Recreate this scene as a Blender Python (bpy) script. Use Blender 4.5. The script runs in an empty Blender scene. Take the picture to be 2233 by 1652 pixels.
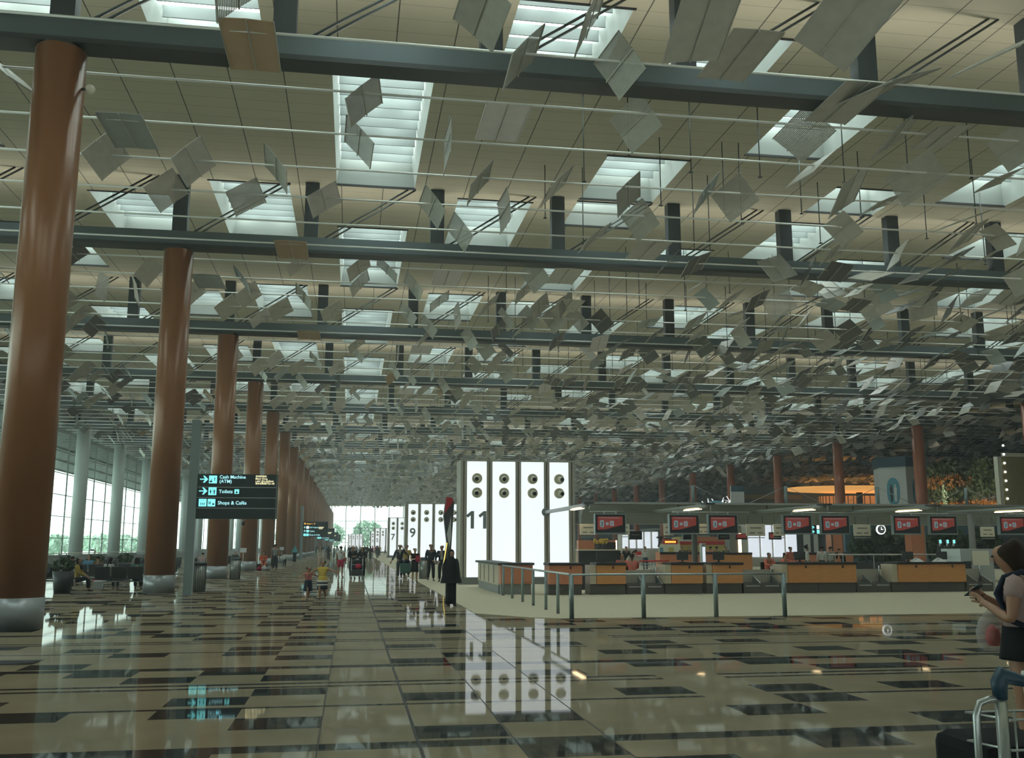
import bpy, math, random
from mathutils import Vector, Matrix, Euler
random.seed(7)
C = bpy.context.scene.collection
R = math.radians
# ------------------------------------------------------------------ camera, light, exposure
SW, SH = 2233.0, 1652.0
FPX = 2120.0; CX, CY = SW/2, SH/2
EYE = 1.65; YAW = R(9.27); PIT = R(9.69)
cam = bpy.data.cameras.new('camera'); camo = bpy.data.objects.new('camera', cam); C.objects.link(camo)
cam.sensor_width = 36; cam.lens = FPX/SW*36; cam.clip_end = 3000; cam.clip_start = 0.05
camo.location = (0, 0, EYE); camo.rotation_euler = (R(90)+PIT, 0, -YAW)
sc = bpy.context.scene; sc.camera = camo
sc.view_settings.view_transform = 'Standard'; sc.view_settings.look = 'None'
sc.view_settings.gamma = 1; sc.view_settings.use_curve_mapping = False
sc.view_settings.exposure = 0.6
sc.cycles.max_bounces = 7; sc.cycles.diffuse_bounces = 4; sc.cycles.glossy_bounces = 4
sc.cycles.transparent_max_bounces = 24; sc.cycles.transmission_bounces = 4
sc.cycles.caustics_reflective = False; sc.cycles.caustics_refractive = False
sc.cycles.sample_clamp_indirect = 4
sc.cycles.use_denoising = True
sc.cycles.use_adaptive_sampling = True; sc.cycles.adaptive_threshold = .02
w = bpy.data.worlds.new('overcast_sky'); sc.world = w; w.use_nodes = True
bg = w.node_tree.nodes['Background']; bg.inputs[0].default_value = (0.86, 1.0, 0.95, 1); bg.inputs[1].default_value = 2.6
SKYLIGHT = 3.7      # strength of the daylit frosted skylight panes
sun = bpy.data.lights.new('sun', 'SUN'); sun.energy = 1.2; sun.angle = R(3); sun.color = (1, .96, .88)
suno = bpy.data.objects.new('sun', sun); C.objects.link(suno); suno.rotation_euler = (R(35), 0, R(60))

_f = Vector((math.sin(YAW)*math.cos(PIT), math.cos(YAW)*math.cos(PIT), math.sin(PIT)))
_r = Vector((math.cos(YAW), -math.sin(YAW), 0)); _u = _r.cross(_f)
def P(px, py, Y=None, z=None, X=None):
    """the place in the hall that a point of the photograph shows, on a known plane"""
    d = _f + _r*((px-CX)/FPX) - _u*((py-CY)/FPX)
    if Y is not None: t = Y/d.y
    elif X is not None: t = X/d.x
    else: t = (z-EYE)/d.z
    return Vector((0, 0, EYE)) + d*t
# ------------------------------------------------------------------ materials
def mat(name, col, rough=.5, metal=0, emit=None, es=1, spec=.5, alpha=None):
    m = bpy.data.materials.new(name); m.use_nodes = True
    b = m.node_tree.nodes['Principled BSDF']
    b.inputs['Base Color'].default_value = (*col, 1); b.inputs['Roughness'].default_value = rough
    b.inputs['Metallic'].default_value = metal; b.inputs['Specular IOR Level'].default_value = spec
    if emit: b.inputs['Emission Color'].default_value = (*emit, 1); b.inputs['Emission Strength'].default_value = es
    if alpha is not None: b.inputs['Alpha'].default_value = alpha
    return m
def polished(m, cap=.35):
    nt = m.node_tree; L = nt.links; b = nt.nodes['Principled BSDF']; out = nt.nodes['Material Output']
    b.inputs['Specular IOR Level'].default_value = 0; b.inputs['Roughness'].default_value = .5
    g = nt.nodes.new('ShaderNodeBsdfGlossy'); g.inputs['Roughness'].default_value = .03
    f = nt.nodes.new('ShaderNodeFresnel'); f.inputs[0].default_value = 1.42
    k = nt.nodes.new('ShaderNodeMath'); k.operation = 'MINIMUM'; k.inputs[1].default_value = cap; L.new(f.outputs[0], k.inputs[0])
    mx = nt.nodes.new('ShaderNodeMixShader'); L.new(k.outputs[0], mx.inputs[0]); L.new(b.outputs[0], mx.inputs[1]); L.new(g.outputs[0], mx.inputs[2]); L.new(mx.outputs[0], out.inputs[0])
    return m
def noisy(m, scale=8, amt=.25, bump=0, stretch=(1, 1, 1), coord='Object', detail=4):
    nt = m.node_tree; N = nt.nodes; L = nt.links; b = N['Principled BSDF']
    col = b.inputs['Base Color'].default_value[:]
    tc = N.new('ShaderNodeTexCoord'); mp = N.new('ShaderNodeMapping'); mp.inputs['Scale'].default_value = stretch
    L.new(tc.outputs[coord], mp.inputs[0])
    n = N.new('ShaderNodeTexNoise'); n.inputs['Scale'].default_value = scale; n.inputs['Detail'].default_value = detail
    L.new(mp.outputs[0], n.inputs['Vector'])
    r = N.new('ShaderNodeMapRange'); r.inputs[1].default_value = .25; r.inputs[2].default_value = .75
    r.inputs[3].default_value = 1-amt; r.inputs[4].default_value = 1+amt; L.new(n.outputs[0], r.inputs[0])
    mx = N.new('ShaderNodeVectorMath'); mx.operation = 'SCALE'; mx.inputs[0].default_value = col[:3]
    L.new(r.outputs[0], mx.inputs['Scale']); L.new(mx.outputs[0], b.inputs['Base Color'])
    if bump:
        bp = N.new('ShaderNodeBump'); bp.inputs['Strength'].default_value = bump; L.new(n.outputs[0], bp.inputs['Height'])
        L.new(bp.outputs[0], b.inputs['Normal'])
    return m
def nd(nt, t, **k):
    n = nt.nodes.new(t)
    for a, v in k.items(): setattr(n, a, v)
    return n
M = {}
M['floor'] = noisy(mat('polished_beige_granite', (.245, .205, .137), .07, spec=.22), 1.2, .12, coord='Object')
M['floor_dark'] = noisy(mat('polished_dark_granite', (.022, .026, .027), .07, spec=.25), 3, .2)
polished(M['floor']); polished(M['floor_dark'])
M['carpet'] = noisy(mat('beige_carpet', (.50, .455, .335), .95, spec=.1), 40, .18, bump=.1)
M['beam'] = noisy(mat('blue_grey_steel', (.135, .165, .175), .32, .25), .6, .12)
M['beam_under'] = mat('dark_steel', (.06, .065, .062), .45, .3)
M['post'] = mat('dark_grey_post', (.055, .065, .068), .5)
M['rod'] = mat('bright_steel_rod', (.80, .81, .76), .35, .2)
M['rod_dark'] = mat('dark_rod', (.10, .115, .11), .4, .5)
M['reflector'] = noisy(mat('grey_aluminium', (.50, .49, .43), .38, .3), 3, .1)
M['reflector_shade'] = mat('shaded_grey_panel', (.15, .15, .14), .4, .3)  # shade on tilted far panels, put into the colour
M['reflector_pale'] = noisy(mat('pale_mauve_and_glint', (.72, .69, .68), .5), 3, .06)  # own tone of the mauve panels, also painted glint on far ones
M['reflector_tan'] = noisy(mat('tan_panel', (.50, .36, .22), .6), 3, .06)
M['reflector_grey'] = noisy(mat('bluish_grey_panel', (.38, .43, .42), .5), 3, .06)
M['pillar'] = mat('copper_brown_cladding', (.27, .115, .045), .3, .1, spec=.5)
M['pillar_base'] = mat('brushed_steel_band', (.30, .32, .33), .3, .35)
M['white_pillar'] = mat('pale_painted_pillar', (.55, .62, .6), .4)
M['seam'] = mat('dark_seam', (.03, .03, .03), .6)
M['grey'] = mat('mid_grey', (.2, .21, .2), .5)
M['dgrey'] = mat('charcoal_grey', (.05, .055, .058), .55)
M['black'] = mat('black', (.012, .013, .015), .5)
M['steel'] = mat('satin_steel', (.42, .45, .44), .3, .8)
M['railing'] = mat('grey_green_steel', (.22, .27, .27), .35, .4)
M['cream'] = mat('cream_enamel', (.74, .71, .58), .45)
M['frame'] = mat('greige_aluminium', (.42, .40, .34), .4, .2)
M['lightbox'] = mat('lit_white_panel', (.8, .8, .8), .4, emit=(.86, .95, 1), es=.60)
M['lightbox_soft'] = mat('lit_white_panel_soft', (.8, .8, .8), .4, emit=(.8, .88, 1), es=.5)
M['numeral'] = mat('grey_numeral', (.26, .29, .29), .5)
M['wood'] = noisy(mat('orange_wood_veneer', (.60, .27, .09), .42), 3, .18, stretch=(1, 1, 14))
M['wood_red'] = noisy(mat('reddish_wood_veneer', (.55, .21, .11), .42), 3, .15, stretch=(1, 1, 14))
M['wood_pale'] = noisy(mat('pale_wood_veneer', (.52, .45, .33), .45), 3, .1, stretch=(1, 1, 10))
M['desk_base'] = mat('grey_brown_plinth', (.085, .08, .068), .45)
M['belt'] = mat('rubber_belt', (.03, .03, .03), .6)
M['canopy'] = mat('grey_duct_metal', (.30, .33, .31), .4, .2)
M['sign'] = mat('black_sign_face', (.018, .03, .032), .35)
M['cyan'] = mat('cyan_lit_lettering', (.3, .8, .8), .5, emit=(.22, .85, .85), es=.75)
M['cyan_text'] = mat('pale_cyan_lettering', (.5, .85, .9), .5, emit=(.38, .78, .85), es=.7)
M['yellow_text'] = mat('cream_lettering', (.9, .85, .6), .5, emit=(.9, .82, .5), es=.75)
M['orange_text'] = mat('orange_lettering', (.9, .5, .1), .5, emit=(1, .5, .06), es=.9)
M['white_lit'] = mat('white_lit', (.9, .9, .9), .5, emit=(.95, 1, 1), es=1.0)
M['warm_lit'] = mat('warm_lamp', (.9, .8, .6), .5, emit=(1, .72, .38), es=5)
M['gold_lit'] = mat('golden_glow', (.8, .5, .2), .5, emit=(1, .50, .13), es=.5)
M['gold_dim'] = mat('golden_dim_glow', (.6, .35, .15), .5, emit=(.8, .34, .12), es=.16)
M['red'] = mat('red_plastic', (.5, .03, .03), .4)
M['scr_red'] = mat('red_screen', (.1, .01, .01), .3, emit=(.20, .035, .025), es=.38)
M['scr_dark'] = mat('dark_screen', (.01, .012, .015), .25)
M['scr_grey'] = mat('grey_screen_glyphs', (.1, .1, .1), .3, emit=(.15, .22, .23), es=.45)
M['yellow'] = mat('yellow_board', (.50, .43, .13), .6)
M['olive'] = noisy(mat('olive_gold_board', (.30, .26, .10), .7), 2, .1)
M['leaf'] = noisy(mat('green_leaves', (.035, .065, .022), .6), 6, .6)
M['leaf_pale'] = noisy(mat('pale_green_leaves', (.45, .62, .50), .6), 4, .4)
M['leaf_orange'] = noisy(mat('orange_foliage', (.40, .17, .03), .7), 5, .5)
M['trunk'] = mat('bark', (.06, .045, .03), .9)
M['teal_glass'] = mat('teal_blue_board', (.05, .12, .16), .4)
M['poster_blue'] = mat('blue_poster', (.09, .30, .40), .5)
M['white'] = mat('white_paint', (.62, .63, .62), .5)
M['pavement'] = mat('pale_pavement', (.5, .52, .48), .8)
M['out_wall'] = noisy(mat('pale_green_outside_wall', (.30, .42, .36), .8), .4, .25)
M['overhang'] = noisy(mat('grey_louvre', (.13, .145, .14), .7), 1, .2)
M['seat_vinyl'] = mat('black_vinyl', (.018, .02, .022), .4)
M['planter'] = mat('black_planter', (.02, .023, .024), .45)
M['bin'] = mat('ribbed_steel_bin', (.30, .31, .29), .3, .6)
M['blue_plastic'] = mat('dark_blue_plastic', (.015, .05, .085), .45)
M['clear_bag'] = mat('translucent_plastic_bag', (.6, .6, .6), .2, alpha=.35)
M['gold_metal'] = mat('yellow_strip_light', (.8, .6, .1), .4, emit=(1, .72, .15), es=.9)
SK = [mat('skin_tan', (.34, .18, .11), .5), mat('skin_light', (.46, .29, .2), .5), mat('skin_brown', (.18, .085, .05), .5)]
def cloth(n, c): return noisy(mat(n, c, .85, spec=.2), 30, .08)
CL = {k: cloth('cloth_'+k, v) for k, v in dict(black=(.012, .014, .017), navy=(.02, .028, .045), charcoal=(.035, .04, .045), white=(.55, .55, .52),
      cream=(.50, .45, .36), pink=(.50, .17, .16), coral=(.60, .16, .12), red=(.42, .02, .06), yellow=(.52, .38, .08), mustard=(.36, .26, .07),
      grey=(.25, .26, .25), lightgrey=(.36, .37, .35), blue=(.07, .18, .27), teal=(.08, .30, .33), green=(.05, .12, .10), orange=(.62, .12, .05),
      brown=(.10, .065, .04), denim=(.06, .09, .13), pinkgrey=(.36, .26, .25), olive=(.14, .14, .08)).items()}
M['hair'] = noisy(mat('black_hair', (.012, .010, .009), .6, spec=.15), 20, .3)
M['hair_brown'] = noisy(mat('dark_brown_hair', (.022, .014, .009), .6, spec=.15), 20, .3)

# ceiling boards: long seams every 1.59 m, fine cross joints every 0.69 m
def ceiling_mat():
    m = mat('beige_ceiling_boards', (.52, .50, .365), .7); nt = m.node_tree; b = nt.nodes['Principled BSDF']; L = nt.links
    g = nd(nt, 'ShaderNodeNewGeometry'); s = nd(nt, 'ShaderNodeSeparateXYZ'); L.new(g.outputs['Position'], s.inputs[0])
    def lines(out, off, per, wd):
        a = nd(nt, 'ShaderNodeMath', operation='ADD'); a.inputs[1].default_value = off; L.new(out, a.inputs[0])
        d = nd(nt, 'ShaderNodeMath', operation='DIVIDE'); d.inputs[1].default_value = per; L.new(a.outputs[0], d.inputs[0])
        f = nd(nt, 'ShaderNodeMath', operation='FRACT'); L.new(d.outputs[0], f.inputs[0])
        c = nd(nt, 'ShaderNodeMath', operation='LESS_THAN'); c.inputs[1].default_value = wd/per; L.new(f.outputs[0], c.inputs[0]); return c.outputs[0]
    a = lines(s.outputs[0], 606.6, 4.783/3, .035); c = lines(s.outputs[1], 600, .69, .022)
    c2 = nd(nt, 'ShaderNodeMath', operation='MULTIPLY'); c2.inputs[1].default_value = .42; L.new(c, c2.inputs[0])
    a2 = nd(nt, 'ShaderNodeMath', operation='MULTIPLY'); a2.inputs[1].default_value = .85; L.new(a, a2.inputs[0])
    mxm = nd(nt, 'ShaderNodeMath', operation='MAXIMUM'); L.new(a2.outputs[0], mxm.inputs[0]); L.new(c2.outputs[0], mxm.inputs[1])
    n = nd(nt, 'ShaderNodeTexNoise'); n.inputs['Scale'].default_value = .35; L.new(g.outputs['Position'], n.inputs['Vector'])
    r = nd(nt, 'ShaderNodeMapRange'); r.inputs[3].default_value = .9; r.inputs[4].default_value = 1.1; L.new(n.outputs[0], r.inputs[0])
    v = nd(nt, 'ShaderNodeVectorMath', operation='SCALE'); v.inputs[0].default_value = (.52, .50, .365); L.new(r.outputs[0], v.inputs['Scale'])
    mx = nd(nt, 'ShaderNodeMix', data_type='RGBA'); L.new(mxm.outputs[0], mx.inputs[0]); L.new(v.outputs[0], mx.inputs[6]); mx.inputs[7].default_value = (.03, .03, .025, 1)
    L.new(mx.outputs[2], b.inputs['Base Color']); return m
M['ceiling'] = ceiling_mat()
def skylight_mat():
    m = mat('daylit_frosted_glass', (.7, .75, .73), .4); nt = m.node_tree; b = nt.nodes['Principled BSDF']; L = nt.links
    g = nd(nt, 'ShaderNodeNewGeometry'); n = nd(nt, 'ShaderNodeTexNoise'); n.inputs['Scale'].default_value = .9; n.inputs['Detail'].default_value = 2; L.new(g.outputs['Position'], n.inputs['Vector'])
    r = nd(nt, 'ShaderNodeMapRange'); r.inputs[1].default_value = .35; r.inputs[2].default_value = .65; r.inputs[3].default_value = SKYLIGHT*.55; r.inputs[4].default_value = SKYLIGHT*1.2
    L.new(n.outputs[0], r.inputs[0]); L.new(r.outputs[0], b.inputs['Emission Strength']); b.inputs['Emission Color'].default_value = (.84, 1, .96, 1); return m
M['skylight'] = skylight_mat()
M['well'] = mat('white_light_well', (.42, .45, .42), .5)
M['blade'] = mat('grey_louvre_blade', (.24, .27, .26), .5)
def perforated(base, name):
    """sheet with a fine grid of punched holes, seen only where the sheet is near"""
    m = base.copy(); m.name = name; nt = m.node_tree; L = nt.links; b = nt.nodes['Principled BSDF']; out = nt.nodes['Material Output']
    tc = nd(nt, 'ShaderNodeTexCoord'); s = nd(nt, 'ShaderNodeVectorMath', operation='SCALE'); s.inputs['Scale'].default_value = 24; L.new(tc.outputs['Object'], s.inputs[0])
    f = nd(nt, 'ShaderNodeVectorMath', operation='FRACTION'); L.new(s.outputs[0], f.inputs[0])
    su = nd(nt, 'ShaderNodeVectorMath', operation='SUBTRACT'); su.inputs[1].default_value = (.5, .5, .5); L.new(f.outputs[0], su.inputs[0])
    mu = nd(nt, 'ShaderNodeVectorMath', operation='MULTIPLY'); mu.inputs[1].default_value = (1, 1, 0); L.new(su.outputs[0], mu.inputs[0])
    le = nd(nt, 'ShaderNodeVectorMath', operation='LENGTH'); L.new(mu.outputs[0], le.inputs[0])
    lt = nd(nt, 'ShaderNodeMath', operation='LESS_THAN'); lt.inputs[1].default_value = .31; L.new(le.outputs['Value'], lt.inputs[0])
    tr = nd(nt, 'ShaderNodeBsdfTransparent'); mx = nd(nt, 'ShaderNodeMixShader')
    L.new(lt.outputs[0], mx.inputs[0]); L.new(b.outputs[0], mx.inputs[1]); L.new(tr.outputs[0], mx.inputs[2]); L.new(mx.outputs[0], out.inputs[0]); return m
M['perf'] = perforated(M['reflector'], 'perforated_grey_aluminium')
def glass_mat(name, tint=(.93, 1, .97), refl=.12, dots=False):
    m = bpy.data.materials.new(name); m.use_nodes = True; nt = m.node_tree; nt.nodes.clear(); L = nt.links
    o = nd(nt, 'ShaderNodeOutputMaterial'); t = nd(nt, 'ShaderNodeBsdfTransparent'); t.inputs[0].default_value = (*tint, 1)
    g = nd(nt, 'ShaderNodeBsdfGlossy'); g.inputs['Roughness'].default_value = .03
    mx = nd(nt, 'ShaderNodeMixShader'); mx.inputs[0].default_value = refl
    L.new(t.outputs[0], mx.inputs[1]); L.new(g.outputs[0], mx.inputs[2]); L.new(mx.outputs[0], o.inputs[0]); return m
M['glass'] = glass_mat('clear_glass')

# ------------------------------------------------------------------ mesh helpers
class MB:
    def __init__(s): s.v = []; s.f = []; s.mi = []; s.sm = []
    def add(s, vs, fs, mi=0, smooth=False):
        o = len(s.v); s.v += [tuple(v) for v in vs]; s.f += [tuple(i+o for i in f) for f in fs]
        s.mi += [mi]*len(fs); s.sm += [smooth]*len(fs); return s
    def box(s, x0, x1, y0, y1, z0, z1, mi=0):
        return s.add([(x0, y0, z0), (x1, y0, z0), (x1, y1, z0), (x0, y1, z0), (x0, y0, z1), (x1, y0, z1), (x1, y1, z1), (x0, y1, z1)],
                     [(0, 3, 2, 1), (4, 5, 6, 7), (0, 1, 5, 4), (1, 2, 6, 5), (2, 3, 7, 6), (3, 0, 4, 7)], mi)
    def cbox(s, c, d, mi=0, m=None):
        x, y, z = [k/2 for k in d]
        vs = [Vector(q) for q in ((-x, -y, -z), (x, -y, -z), (x, y, -z), (-x, y, -z), (-x, -y, z), (x, -y, z), (x, y, z), (-x, y, z))]
        if m: vs = [m @ q for q in vs]
        vs = [q+Vector(c) for q in vs]
        return s.add(vs, [(0, 3, 2, 1), (4, 5, 6, 7), (0, 1, 5, 4), (1, 2, 6, 5), (2, 3, 7, 6), (3, 0, 4, 7)], mi)
    def tube(s, pts, r, n=8, mi=0, cap=True):
        pts = [Vector(p) for p in pts]; rr = r if isinstance(r, (list, tuple)) else [r]*len(pts)
        base = len(s.v); prev = None
        for i, p in enumerate(pts):
            d = (pts[min(i+1, len(pts)-1)]-pts[max(i-1, 0)]).normalized()
            if prev is None:
                a = Vector((0, 0, 1)) if abs(d.z) < .9 else Vector((1, 0, 0)); u = d.cross(a).normalized()
            else: u = (prev-d*prev.dot(d)).normalized()
            prev = u; v = d.cross(u)
            for k in range(n):
                t = 2*math.pi*k/n; q = p+(u*math.cos(t)+v*math.sin(t))*rr[i]; s.v.append(tuple(q))
        for i in range(len(pts)-1):
            for k in range(n):
                a = base+i*n+k; b2 = base+i*n+(k+1) % n
                s.f.append((a, b2, b2+n, a+n)); s.mi.append(mi); s.sm.append(True)
        if cap:
            s.f.append(tuple(base+k for k in reversed(range(n)))); s.mi.append(mi); s.sm.append(False)
            e = base+(len(pts)-1)*n; s.f.append(tuple(e+k for k in range(n))); s.mi.append(mi); s.sm.append(False)
        return s
    def lathe(s, c, prof, n=24, mi=0, axis='z', sx=1, sy=1, smooth=True):
        c = Vector(c); base = len(s.v)
        for (r, h) in prof:
            for k in range(n):
                t = 2*math.pi*k/n; a, b2 = r*math.cos(t)*sx, r*math.sin(t)*sy
                q = (a, b2, h) if axis == 'z' else ((a, h, b2) if axis == 'y' else (h, a, b2))
                s.v.append(tuple(c+Vector(q)))
        for i in range(len(prof)-1):
            for k in range(n):
                a = base+i*n+k; b2 = base+i*n+(k+1) % n
                s.f.append((a, b2, b2+n, a+n)); s.mi.append(mi); s.sm.append(smooth)
        for i, rv in ((0, True), (len(prof)-1, False)):
            if prof[i][0] > 1e-4:
                ks = range(n); s.f.append(tuple(base+i*n+k for k in (reversed(ks) if rv else ks))); s.mi.append(mi); s.sm.append(False)
        return s
    def ball(s, c, r, n=10, mi=0, sc=(1, 1, 1)):
        m = n//2+1; vs = []; base = len(s.v)
        for i in range(m+1):
            ph = math.pi*i/m
            for k in range(n):
                t = 2*math.pi*k/n
                s.v.append((c[0]+r*sc[0]*math.sin(ph)*math.cos(t), c[1]+r*sc[1]*math.sin(ph)*math.sin(t), c[2]+r*sc[2]*math.cos(ph)))
        for i in range(m):
            for k in range(n):
                a = base+i*n+k; b2 = base+i*n+(k+1) % n; s.f.append((a, a+n, b2+n, b2)); s.mi.append(mi); s.sm.append(True)
        return s
    def prism(s, pts, y0, y1, mi=0):
        """outline in x-z, thickness along y"""
        n = len(pts); vs = [(x, y0, z) for x, z in pts]+[(x, y1, z) for x, z in pts]
        return s.add(vs, [tuple(range(n)), tuple(range(2*n-1, n-1, -1))]+[(i+n, (i+1) % n+n, (i+1) % n, i) for i in range(n)], mi)
    def build(s, name, mats, parent=None, loc=None, bevel=0):
        me = bpy.data.meshes.new(name); me.from_pydata(s.v, [], s.f); me.update()
        for m in (mats if isinstance(mats, (list, tuple)) else [mats]): me.materials.append(M[m] if isinstance(m, str) else m)
        me.polygons.foreach_set('material_index', s.mi); me.polygons.foreach_set('use_smooth', s.sm)
        o = bpy.data.objects.new(name, me); C.objects.link(o)
        if parent: o.parent = parent
        if loc is not None: o.location = loc
        if bevel:
            b = o.modifiers.new('bevel', 'BEVEL'); b.width = bevel; b.segments = 2; b.limit_method = 'ANGLE'
        return o
def tag(o, label=None, cat=None, group=None, kind=None):
    if label: o['label'] = label
    if cat: o['category'] = cat
    if group: o['group'] = group
    if kind: o['kind'] = kind
    return o
def empty(name, loc, label, cat, group=None, rz=0):
    o = bpy.data.objects.new(name, None); C.objects.link(o); o.location = loc; o.rotation_euler.z = rz; o.empty_display_size = .1
    return tag(o, label, cat, group)
def struct(o): o['kind'] = 'structure'; return o
def ctree(o, parent=None, loc=None):
    c = o.copy(); C.objects.link(c); c.parent = parent
    if loc is not None: c.location = loc
    for ch in list(o.children): ctree(ch, c)
    return c
_tc = {}
def text(name, body, size, m, parent=None, loc=(0, 0, 0), rot=(R(90), 0, 0), ext=.004, off=0, align='LEFT', sx=1):
    key = (body, size, ext, off, align, sx)
    if key not in _tc:
        cu = bpy.data.curves.new(name, 'FONT'); cu.body = body; cu.size = size; cu.extrude = ext; cu.offset = off; cu.align_x = align; cu.resolution_u = 3
        t = bpy.data.objects.new('t', cu); C.objects.link(t)
        dg = bpy.context.evaluated_depsgraph_get(); me = bpy.data.meshes.new_from_object(t.evaluated_get(dg)); me.name = name
        for v in me.vertices: v.co.x *= sx
        bpy.data.objects.remove(t); _tc[key] = me
    me = _tc[key].copy(); me.materials.clear(); me.materials.append(M[m])
    o = bpy.data.objects.new(name, me); C.objects.link(o); o.parent = parent; o.location = loc; o.rotation_euler = rot; return o
ORD = ['first', 'second', 'third', 'fourth', 'fifth', 'sixth', 'seventh', 'eighth', 'ninth', 'tenth', 'eleventh', 'twelfth', 'thirteenth', 'fourteenth',
       'fifteenth', 'sixteenth', 'seventeenth', 'eighteenth', 'nineteenth', 'twentieth', 'twenty-first', 'twenty-second', 'twenty-third']
# ------------------------------------------------------------------ grid of the hall
COLY = [21.3+15*j for j in range(22)]; BEAMY = COLY[:18]; XL, XR = -6.6, 50.8; MODW = (XR-XL)/12; HB = 12.5; HC = 15.3; YEND = 348.0
# floor: beige granite with dark inlaid bands and tiles
def build_floor():
    xs = []; x = -.23-.8275*46
    while x < 62: xs.append(x); x += .8275
    rows = [(8.45, 8.73, 'L'), (8.73, 8.81, 0), (8.81, 9.42, 'a'), (9.42, 9.48, 0), (9.48, 10.1, 'b'), (10.1, 10.16, 0), (10.16, 10.67, 'c'), (10.67, 10.77, 'T'),
            (10.77, 10.93, 0), (10.93, 11.5, 'd'), (11.5, 11.55, 0), (11.55, 12.08, 'e'), (12.08, 12.13, 0), (12.13, 12.25, 'T'), (12.25, 12.42, 0), (12.42, 12.55, 'T'), (12.55, 12.73, 0), (12.73, 13.3, 'f'),
            (13.3, 13.4, 0), (13.4, 13.95, 'g')]
    known = {-5: 'bg', -4: 'ad', -3: 'cg', -2: 'f', -1: 'cdg', 0: 'bef', 1: '', 2: 'ad', 3: 'bg', 4: 'f', 5: 'd', 6: 'bg', 7: 'cd', 8: 'ag', 9: 'df', 10: 'bf'}
    rnd = random.Random(3); colp = {}
    for i in range(len(xs)-1):
        k = i-45   # column index, 0 = strip beside the walkway seam
        colp[i] = known.get(k-0, rnd.choice(['ad', 'bg', 'be', 'cf', 'ag', 'df', 'ce', 'bf', 'adg', 'e', '']))
    ys = []; per = -2
    while 8.45+5.5*per < YEND+3:
        for (a, b2, t) in rows: ys.append((a+5.5*per, b2+5.5*per, t))
        per += 1
    yv = [ys[0][0]]+[y[1] for y in ys]
    nx = len(xs); verts = [(x, y, 0) for y in yv for x in xs]; faces = []; mi = []
    for j, (a, b2, t) in enumerate(ys):
        for i in range(nx-1):
            faces.append((j*nx+i, j*nx+i+1, (j+1)*nx+i+1, (j+1)*nx+i))
            d = 1 if (t in ('L', 'T')) else (1 if (t and t in colp[i]) else 0)
            if t == 'T' and i-45 in (6, ) : d = 0
            mi.append(d)
    mb = MB(); mb.v = verts; mb.f = faces; mb.mi = mi; mb.sm = [False]*len(faces)
    # thin joints along the walkway
    struct(mb.build('floor', ['floor', 'floor_dark']))
    j = MB()
    for x, wd in ((.61, .03), (-.23, .012), (1.44, .012), (2.26, .012)): j.box(x-wd/2, x+wd/2, 0, YEND, .0005, .0012)
    struct(j.build('trim_1', 'seam'))
build_floor()
# carpet of the check-in island
cb = MB(); cb.prism([(0, 0)]*3, 0, 0) if False else None
out = [(4.2, 22.6), (3.05, 24.2), (3.05, 340), (58, 340), (58, 22.2), (4.8, 22.2)]
n = len(out); cb.v = [(x, y, .012) for x, y in out]+[(x, y, 0) for x, y in out]; cb.f = [tuple(reversed(range(n)))]+[(i, (i+1) % n, (i+1) % n+n, i+n) for i in range(n)]
cb.mi = [0]*len(cb.f); cb.sm = [False]*len(cb.f)
oo = cb.build('floor', 'carpet'); struct(oo)
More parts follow.
